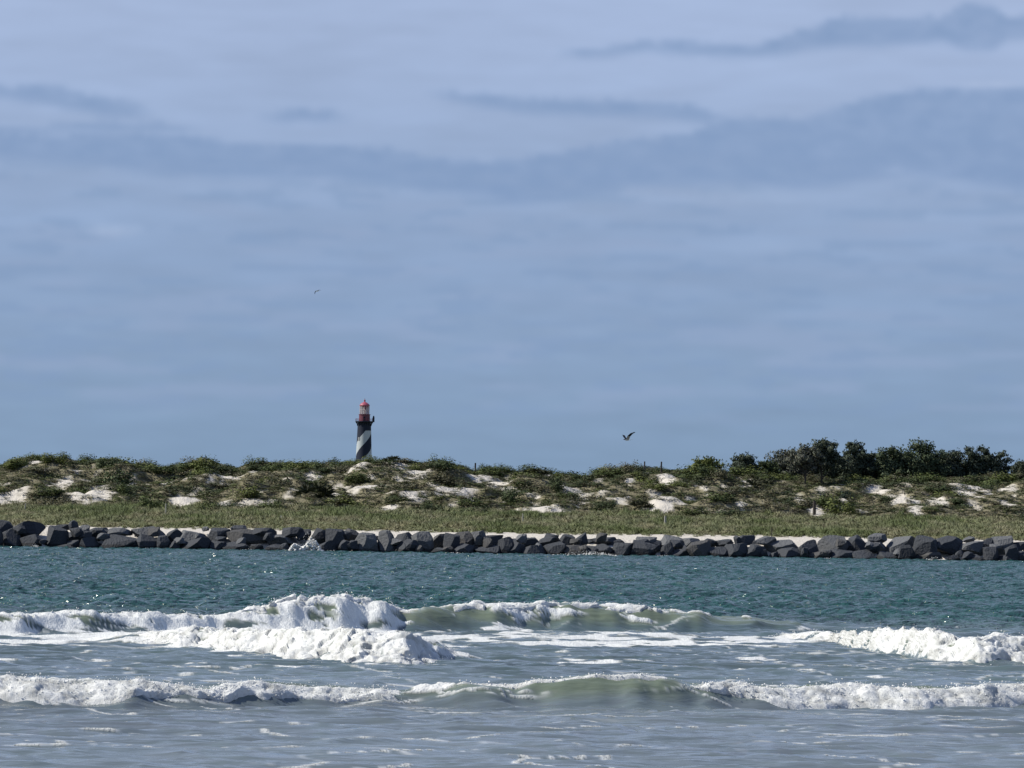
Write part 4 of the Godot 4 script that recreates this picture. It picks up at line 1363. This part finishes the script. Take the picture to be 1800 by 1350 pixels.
func make_lighthouse() -> void:
	var o := thing("lighthouse", Vector3(-61.4, 2.0, -1425.0), "black and white spiral striped lighthouse with red lantern behind the dunes", "lighthouse")
	var pitch := 21.5
	for k in 2:
		var w := obj("white_stripe", stripe(27.4 - pitch * 0.5 * k, pitch, pitch * 0.225, 33.1), mats.white_paint, o)
		w.set_meta("label", "white spiral band of the tower")
		var b := obj("black_stripe", stripe(27.4 + pitch * 0.225 - pitch * 0.5 * k, pitch, pitch * 0.275, 33.1), mats.black_paint, o)
		b.set_meta("label", "black spiral band of the tower")
	var sh := Shape.new()
	sh.lathe([Vector2(tower_r(33.1), 33.1), Vector2(2.8, 35.6), Vector2(3.0, 35.9), Vector2(3.0, 36.2)], 48, Color.WHITE)
	obj("top_belt", sh.mesh(), mats.black_paint, o)
	sh = Shape.new()
	sh.lathe([Vector2(2.4, 36.2), Vector2(3.7, 36.6), Vector2(3.8, 36.8), Vector2(3.8, 37.05), Vector2(2.2, 37.1)], 48, Color.WHITE)
	obj("gallery_deck", sh.mesh(), mats.black_paint, o)
	for k in 16:
		var a := TAU * k / 16.0
		sh = Shape.new()
		sh.tube([Vector3(sin(a) * 2.85, 35.0, cos(a) * 2.85), Vector3(sin(a) * 3.1, 36.0, cos(a) * 3.1), Vector3(sin(a) * 3.6, 36.55, cos(a) * 3.6)], [0.12, 0.14, 0.1], 6, Color.WHITE)
		obj("bracket", sh.mesh(), mats.black_paint, o)
	var rail := Shape.new()
	for y in [37.55, 38.05]:
		var ring: Array = []
		var thick: Array = []
		for k in 49:
			ring.append(Vector3(sin(TAU * k / 48.0) * 3.7, y, cos(TAU * k / 48.0) * 3.7))
			thick.append(0.035)
		rail.tube(ring, thick, 5, Color.WHITE)
	for k in 24:
		var a := TAU * k / 24.0
		rail.tube([Vector3(sin(a) * 3.7, 37.0, cos(a) * 3.7), Vector3(sin(a) * 3.7, 38.07, cos(a) * 3.7)], [0.035, 0.035], 5, Color.WHITE)
	obj("gallery_railing", rail.mesh(), mats.red_paint, o)
	sh = Shape.new()
	sh.lathe([Vector2(2.3, 37.05), Vector2(2.3, 39.6), Vector2(2.5, 39.75), Vector2(2.5, 39.95), Vector2(1.0, 40.0)], 40, Color.WHITE)
	obj("watch_room", sh.mesh(), mats.red_paint, o)
	sh = Shape.new()
	sh.box(Vector3(-0.4, 37.1, 2.2), Vector3(0.4, 38.9, 2.36), Color.WHITE)
	obj("watch_room_door", sh.mesh(), mats.black_paint, o)
	# the lantern: lens inside, panes between bars, red cap and ball
	sh = Shape.new()
	sh.lathe([Vector2(0.7, 40.0), Vector2(1.05, 40.5), Vector2(1.25, 41.5), Vector2(1.05, 42.6), Vector2(0.5, 43.2)], 24, Color.WHITE)
	obj("lens", sh.mesh(), mats.lens, o)
	for k in 12:
		var a0 := TAU * k / 12.0 + 0.03
		var a1 := TAU * (k + 1) / 12.0 - 0.03
		sh = Shape.new()
		for y in [[40.05, 41.75], [41.83, 43.45]]:
			var p := Vector3(sin(a0) * 1.95, y[0], cos(a0) * 1.95)
			var q := Vector3(sin(a1) * 1.95, y[0], cos(a1) * 1.95)
			var up := Vector3(0, y[1] - y[0], 0)
			sh.quad(p, p + up, q + up, q, (p + q).normalized(), Color.WHITE)
		obj("pane", sh.mesh(), mats.pane, o)
		sh = Shape.new()
		sh.tube([Vector3(sin(a0 - 0.03) * 1.97, 39.95, cos(a0 - 0.03) * 1.97), Vector3(sin(a0 - 0.03) * 1.97, 43.5, cos(a0 - 0.03) * 1.97)], [0.075, 0.075], 6, Color.WHITE)
		obj("lantern_bar", sh.mesh(), mats.bar_paint, o)
	sh = Shape.new()
	sh.lathe([Vector2(1.99, 41.74), Vector2(2.02, 41.76), Vector2(2.02, 41.82), Vector2(1.99, 41.84)], 36, Color.WHITE)
	obj("lantern_ring", sh.mesh(), mats.bar_paint, o)
	sh = Shape.new()
	sh.lathe([Vector2(1.6, 43.46), Vector2(2.15, 43.5), Vector2(2.15, 43.75), Vector2(1.7, 44.3), Vector2(1.0, 44.8), Vector2(0.35, 45.1), Vector2(0.3, 45.3)], 36, Color.WHITE)
	var roof := obj("lantern_roof", sh.mesh(), mats.roof_paint, o)
	sh = Shape.new()
	sh.lathe([Vector2(0.12, 45.2), Vector2(0.3, 45.4), Vector2(0.38, 45.7), Vector2(0.28, 46.0), Vector2(0.06, 46.15), Vector2(0.05, 46.6), Vector2(0.0, 46.62)], 18, Color.WHITE)
	obj("vent_ball", sh.mesh(), mats.red_dark, roof)
	sh = Shape.new()
	sh.box(Vector3(3.35, 36.7, -0.5), Vector3(4.2, 38.6, 0.5), Color.WHITE)
	sh.lathe([Vector2(0.3, 0.0)], 3, Color.WHITE)
	sh.tube([Vector3(3.85, 38.6, 0), Vector3(3.8, 39.35, 0)], [0.4, 0.25], 8, Color.WHITE)
	obj("equipment_box", sh.mesh(), mats.black_paint, o)
	for y in [29.6, 21.0, 12.0]:
		var w := 0.0 if y > 22.0 else 0.6
		sh = Shape.new()
		var r := tower_r(y)
		var p := Vector3(sin(-0.75 + w) * r, y, cos(-0.75 + w) * r)
		sh.box(Vector3(-0.45, -0.7, -0.25), Vector3(0.45, 0.7, 0.12), Color.WHITE)
		var win := obj("window", sh.mesh(), mats.window_grey, o)
		win.position = p
		win.rotation.y = -0.75 + w

# ------------------------------------------------------------------ birds, posts

func gull(label: String, at: Vector3, size: float, turn: float, wings: Array, s: int) -> void:
	# one continuous skin: a lofted body from bill to tail with both wings grown out of its shoulders
	var sh := Shape.new()
	var dark := Color(0.025, 0.027, 0.032)
	var white := Color(0.75, 0.76, 0.76)
	var spine := [[-0.56, 0.0, 0.006, dark], [-0.5, 0.01, 0.014, Color(0.2, 0.07, 0.03)], [-0.44, 0.02, 0.035, dark], [-0.38, 0.025, 0.05, dark], [-0.32, 0.02, 0.046, dark], [-0.22, 0.0, 0.075, Color(0.06, 0.06, 0.07)], [-0.08, -0.01, 0.095, Color(0.06, 0.06, 0.07)], [0.08, -0.01, 0.08, Color(0.1, 0.1, 0.11)], [0.22, 0.0, 0.05, white], [0.34, 0.01, 0.03, white], [0.4, 0.012, 0.02, white]]
	var sides := 10
	var first := 0
	for k in spine.size():
		for q in sides:
			var t := TAU * q / sides
			var wide: float = spine[k][2]
			sh.v.append(Vector3(cos(t) * wide, spine[k][1] + sin(t) * wide * 0.85, spine[k][0]))
			sh.n.append(Vector3(cos(t), sin(t), 0))
			sh.c.append(spine[k][3] if sin(t) > 0.25 or k < 4 else white)
	for k in spine.size() - 1:
		for q in sides:
			var a := first + k * sides + q
			var b := first + k * sides + (q + 1) % sides
			sh.i.append_array([a, a + sides, b + sides, a, b + sides, b])
	# the fan of the tail
	for side in [-1.0, 1.0]:
		for level in [0.014, -0.004]:
			var nn := Vector3.UP if level > 0.0 else Vector3.DOWN
			sh.tri(Vector3(0, 0.012 + level, 0.24), Vector3(side * 0.03, 0.01 + level, 0.26), Vector3(side * 0.17, 0.012 + level * 0.5, 0.66), nn, white)
			sh.tri(Vector3(0, 0.012 + level, 0.24), Vector3(side * 0.17, 0.012 + level * 0.5, 0.66), Vector3(0, 0.012 + level * 0.5, 0.7), nn, white)
	# each wing: shoulder, wrist and tip with a leading and a trailing edge, thick at the front
	for w in 2:
		var side := -1.0 if w == 0 else 1.0
		var joints: Array = wings[w]
		var prev: Array = []
		for k in joints.size():
			var j: Array = joints[k]
			var lead := Vector3(side * j[0], j[1], j[2])
			var chord: float = j[3]
			var trail := lead + Vector3(0, -chord * 0.15, chord)
			var thick := 0.022 * (1.0 - 0.75 * k / (joints.size() - 1.0))
			var ring := [lead, (lead * 0.7 + trail * 0.3) + Vector3.UP * thick, trail, (lead * 0.7 + trail * 0.3) - Vector3.UP * thick * 0.6]
			if prev.size():
				var c := dark if k > 1 else Color(0.05, 0.052, 0.06)
				for q in 4:
					var a: Vector3 = prev[q]
					var b: Vector3 = prev[(q + 1) % 4]
					var e: Vector3 = ring[(q + 1) % 4]
					var f: Vector3 = ring[q]
					var nn := (b - a).cross(f - a).normalized()
					var out := (a + b + e + f) * 0.25 - (lead * 0.6 + trail * 0.4)
					if nn.dot(out) < 0.0:
						nn = -nn
					sh.quad(a, b, e, f, nn, c if q < 2 or k > 1 else Color(0.35, 0.36, 0.37))
			prev = ring
	var o := obj("seabird", sh.mesh(), mats.feather)
	o.position = at
	o.rotation.y = turn
	o.scale = Vector3(size, size, size)
	tag(o, label, "bird", "seabirds in flight")

func post(label: String, x: float, d: float, y0: float, y1: float, r: float, m: Material, lean := 0.0) -> void:
	var g := minf(land_y(x, -d), y0) - 0.3
	var sh := Shape.new()
	var h := y1 - g
	sh.tube([Vector3(0, 0, 0), Vector3(lean * 0.5, h * 0.5, 0), Vector3(lean, h * 0.97, 0), Vector3(lean, h, 0)], [r * 1.1, r, r * 0.95, r * 0.7], 9, Color.WHITE)
	var o := obj("wooden_post", sh.mesh(), m)
	o.position = Vector3(x, g, -d)
	tag(o, label, "post", "posts standing in the dunes")

# ------------------------------------------------------------------ the scene

func _ready() -> void:
	var cam := Camera3D.new()
	cam.name = "camera"
	cam.position = Vector3(0, 3, 0)
	cam.basis = Basis(Vector3.RIGHT, atan(221.0 / 6000.0)) * Basis(Vector3.BACK, 0.0145)
	cam.fov = rad_to_deg(2.0 * atan(675.0 / 6000.0))
	cam.near = 0.5
	cam.far = 8000.0
	add_child(cam)
	var env := Environment.new()
	env.background_mode = Environment.BG_SKY
	env.tonemap_mode = Environment.TONE_MAPPER_LINEAR
	env.tonemap_exposure = 1.45
	env.background_energy_multiplier = 0.69
	env.sdfgi_enabled = true
	env.ssao_enabled = true
	env.ssil_enabled = true
	var sky := Sky.new()
	var pano := PanoramaSkyMaterial.new()
	pano.panorama = make_sky()
	sky.sky_material = pano
	env.sky = sky
	var world := WorldEnvironment.new()
	world.name = "world"
	world.environment = env
	add_child(world)
	var sun := DirectionalLight3D.new()
	sun.name = "sun"
	sun.light_color = Color(1.0, 0.97, 0.915)
	sun.light_energy = 1.6
	sun.light_angular_distance = 0.5
	sun.shadow_enabled = true
	add_child(sun)
	sun.look_at_from_position(Vector3(-0.73, 0.67, -0.02) * 100.0, Vector3.ZERO)

	make_materials()
	prepare_waves()
	make_sea()
	make_land()
	make_jetty()
	make_lighthouse()
	make_trees()
	make_bushes()
	make_cover()

	roller("breaking_wave", "white roller tumbling off the tallest wave, left of the centre", 1, -8.6, -0.9, -0.7, 1.9, 0.115, 1, 0.85, 1.05, 0.55)
	roller("breaking_wave", "white roller of the farther breaker line at the right edge", 2, 5.9, 13.0, -0.8, 1.5, 0.11, 2, 1.0, 1.0, 0.5)
	roller("breaking_wave", "white roller of the nearest wave along the left edge", 3, -9.3, -1.2, -0.3, 0.8, 0.1, 3, 1.05, 0.72)
	roller("breaking_wave", "white roller of the nearest wave along the right side", 3, 2.4, 9.9, -0.3, 0.8, 0.1, 4, 0.5, 1.08, 0.0, 0.08, 0.36)
	roller("breaking_wave", "foaming crest of the rear wave, tallest hump below the lighthouse", 0, -6.9, -2.2, -0.9, 0.45, 0.12, 5, 1.0, 1.0, 1.0)
	roller("breaking_wave", "low foaming crest of the rear wave at the left edge", 0, -13.8, -6.3, -0.35, 0.15, 0.07, 7, 1.0, 1.0, 1.0)
	roller("breaking_wave", "thin foaming lip of the rear wave right of the hump", 0, -1.9, 4.6, -0.25, 0.4, 0.06, 6, 1.0, 1.0, 1.0)
	roller("breaking_wave", "thin foaming lip on the green middle of the nearest wave", 3, -1.5, 3.0, -0.16, 0.16, 0.045, 8)

	splash("burst of white spray over the jetty stones, left of the lighthouse", Vector3(-13.5, 0.0, -227.0), 2.4, 1.15, 31)
	splash("long line of wash at the foot of the jetty, right of the centre", Vector3(5.3, -0.02, -227.4), 5.2, 0.32, 32)
	splash("small white wash below the boulders at the far left", Vector3(-31.6, -0.02, -227.5), 0.9, 0.25, 33)
	splash("low wash under the jetty, left of the spray burst", Vector3(-17.5, -0.02, -227.5), 2.2, 0.16, 34)
	splash("thin wash along the stones right of the spray burst", Vector3(-11.8, -0.02, -227.4), 1.8, 0.14, 35)
	splash("white wash at the jetty foot near the right side", Vector3(28.3, -0.02, -227.5), 2.0, 0.25, 36)
	splash("small wash at the waterline close to the right edge", Vector3(33.0, -0.02, -227.5), 1.6, 0.16, 37)

	splash("thin wash under the boulders, centre left", Vector3(-3.6, -0.02, -227.5), 2.6, 0.13, 38)
	splash("thin broken wash along the stones just right of the long wash", Vector3(10.2, -0.02, -227.5), 3.0, 0.14, 39)
	splash("thin wash under the jetty below the trees", Vector3(21.5, -0.02, -227.5), 3.2, 0.13, 40)
	splash("thin wash along the stones left of the low wash", Vector3(-24.0, -0.02, -227.5), 3.0, 0.12, 41)

	gull("dark winged seabird with a pale tail flying low over the dunes", Vector3(8.85, 8.45, -260.0), 0.82, 2.3, [[[0.05, 0.03, -0.22, 0.36], [0.32, 0.36, -0.3, 0.36], [0.58, 0.6, -0.18, 0.3], [0.92, 0.72, 0.0, 0.16]], [[0.05, 0.03, -0.22, 0.36], [0.3, 0.3, -0.28, 0.36], [0.5, 0.46, -0.16, 0.3], [0.78, 0.46, 0.02, 0.16]]], 1)
	gull("tiny far off seabird high in the sky above the left dunes", Vector3(-40.3, 47.3, -700.0), 0.95, 2.6, [[[0.05, 0.03, -0.2, 0.34], [0.34, 0.16, -0.26, 0.32], [0.62, 0.24, -0.14, 0.26], [0.92, 0.2, 0.06, 0.14]], [[0.05, 0.03, -0.2, 0.34], [0.34, -0.04, -0.26, 0.32], [0.56, -0.28, -0.14, 0.26], [0.7, -0.6, 0.06, 0.14]]], 2)

	post("left of two dark posts on the dune crest right of the centre", 11.05, 282.0, 6.0, 7.15, 0.06, mats.old_wood)
	post("right of two dark posts on the dune crest right of the centre", 12.4, 282.0, 6.0, 7.15, 0.07, mats.old_wood, 0.04)
	post("short dark post on the crest, right of the lighthouse", -2.95, 284.0, 6.3, 6.85, 0.07, mats.old_wood)
	post("thick dark stump on the lower slope below the tree trunks", 22.8, 256.0, 3.0, 4.0, 0.12, mats.old_wood)
	post("slim pale leaning stake at the grass edge, far left", -35.0, 246.0, 2.6, 2.98, 0.04, mats.pale_wood, 0.1)
	post("pale stake under the open sand, left side", -24.6, 244.0, 2.5, 3.1, 0.05, mats.pale_wood)
	post("pale stake in the grass near the centre", 0.9, 242.0, 2.2, 2.75, 0.05, mats.pale_wood)
	post("short white stake in the grass right of the centre", 11.0, 242.0, 2.2, 2.7, 0.09, mats.pale_wood)
	post("thin dark driftwood stick upright between the jetty stones", 17.7, 231.5, 1.0, 2.0, 0.025, mats.old_wood, 0.06)

func make_materials() -> void:
	var water := tinted("water", 0.07, 0.5)
	relief(water, bump_texture(3, 0.012, 4), Vector3(0.16, 1.0, 0.9), 2.4)
	var rough := tinted("rough_water", 0.12, 0.35)
	relief(rough, bump_texture(8, 0.012, 4), Vector3(0.26, 1.0, 0.55), 22.0)
	var foam := tinted("foam", 0.8, 0.3, 0.5)
	relief(foam, bump_texture(4, 0.03, 4), Vector3(1.2, 1.2, 1.2), 2.0)
	var froth := tinted("froth", 0.7, 0.4, 0.4)
	relief(froth, bump_texture(5, 0.05, 4), Vector3(2.2, 2.2, 2.2), 1.6)
	var sand := tinted("sand", 0.95, 0.2)
	relief(sand, bump_texture(6, 0.02, 5), Vector3(0.4, 0.4, 0.4), 6.0)
	var rock_bump := bump_texture(7, 0.016, 5)
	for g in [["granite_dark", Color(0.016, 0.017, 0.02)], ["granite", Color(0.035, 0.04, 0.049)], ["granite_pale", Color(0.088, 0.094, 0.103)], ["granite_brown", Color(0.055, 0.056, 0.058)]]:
		var m := mat(g[0], g[1], 0.85, 0.35)
		m.vertex_color_use_as_albedo = true
		relief(m, rock_bump, Vector3(0.55, 0.55, 0.55), 7.0)
	tinted("leaf", 0.7, 0.25, 0.12)
	for g in [["olive_leaf", Color(0.088, 0.108, 0.036)], ["green_leaf", Color(0.068, 0.09, 0.036)], ["dark_leaf", Color(0.044, 0.062, 0.03)], ["grey_leaf", Color(0.1, 0.1, 0.068)], ["spiky_leaf", Color(0.041, 0.046, 0.030)], ["blue_leaf", Color(0.039, 0.057, 0.045)], ["tree_leaf", Color(0.05, 0.066, 0.05)], ["tree_green_leaf", Color(0.06, 0.082, 0.05)], ["grey_tree_leaf", Color(0.09, 0.1, 0.085)]]:
		var m := mat(g[0], g[1], 0.7, 0.25)
		m.vertex_color_use_as_albedo = true
		m.backlight_enabled = true
		m.backlight = Color(0.12, 0.14, 0.08).linear_to_srgb()
	mat("bark", Color(0.055, 0.05, 0.046), 0.9, 0.2)
	mat("old_wood", Color(0.05, 0.045, 0.042), 0.9, 0.2)
	mat("pale_wood", Color(0.25, 0.25, 0.225), 0.85, 0.2)
	mat("white_paint", Color(0.31, 0.35, 0.38), 0.6)
	mat("black_paint", Color(0.011, 0.016, 0.032), 0.7, 0.3)
	mat("red_paint", Color(0.095, 0.018, 0.036), 0.5)
	mat("roof_paint", Color(0.26, 0.052, 0.085), 0.5)
	mat("red_dark", Color(0.16, 0.02, 0.03), 0.5)
	mat("bar_paint", Color(0.45, 0.38, 0.4), 0.5)
	mat("window_grey", Color(0.2, 0.21, 0.22), 0.4)
	mat("lens", Color(0.6, 0.64, 0.65), 0.15, 0.8)
	var pane := mat("pane", Color(0.9, 0.95, 1.0, 0.12), 0.05)
	pane.albedo_color.a = 0.12
	pane.transparency = BaseMaterial3D.TRANSPARENCY_ALPHA
	tinted("feather", 0.8, 0.2)
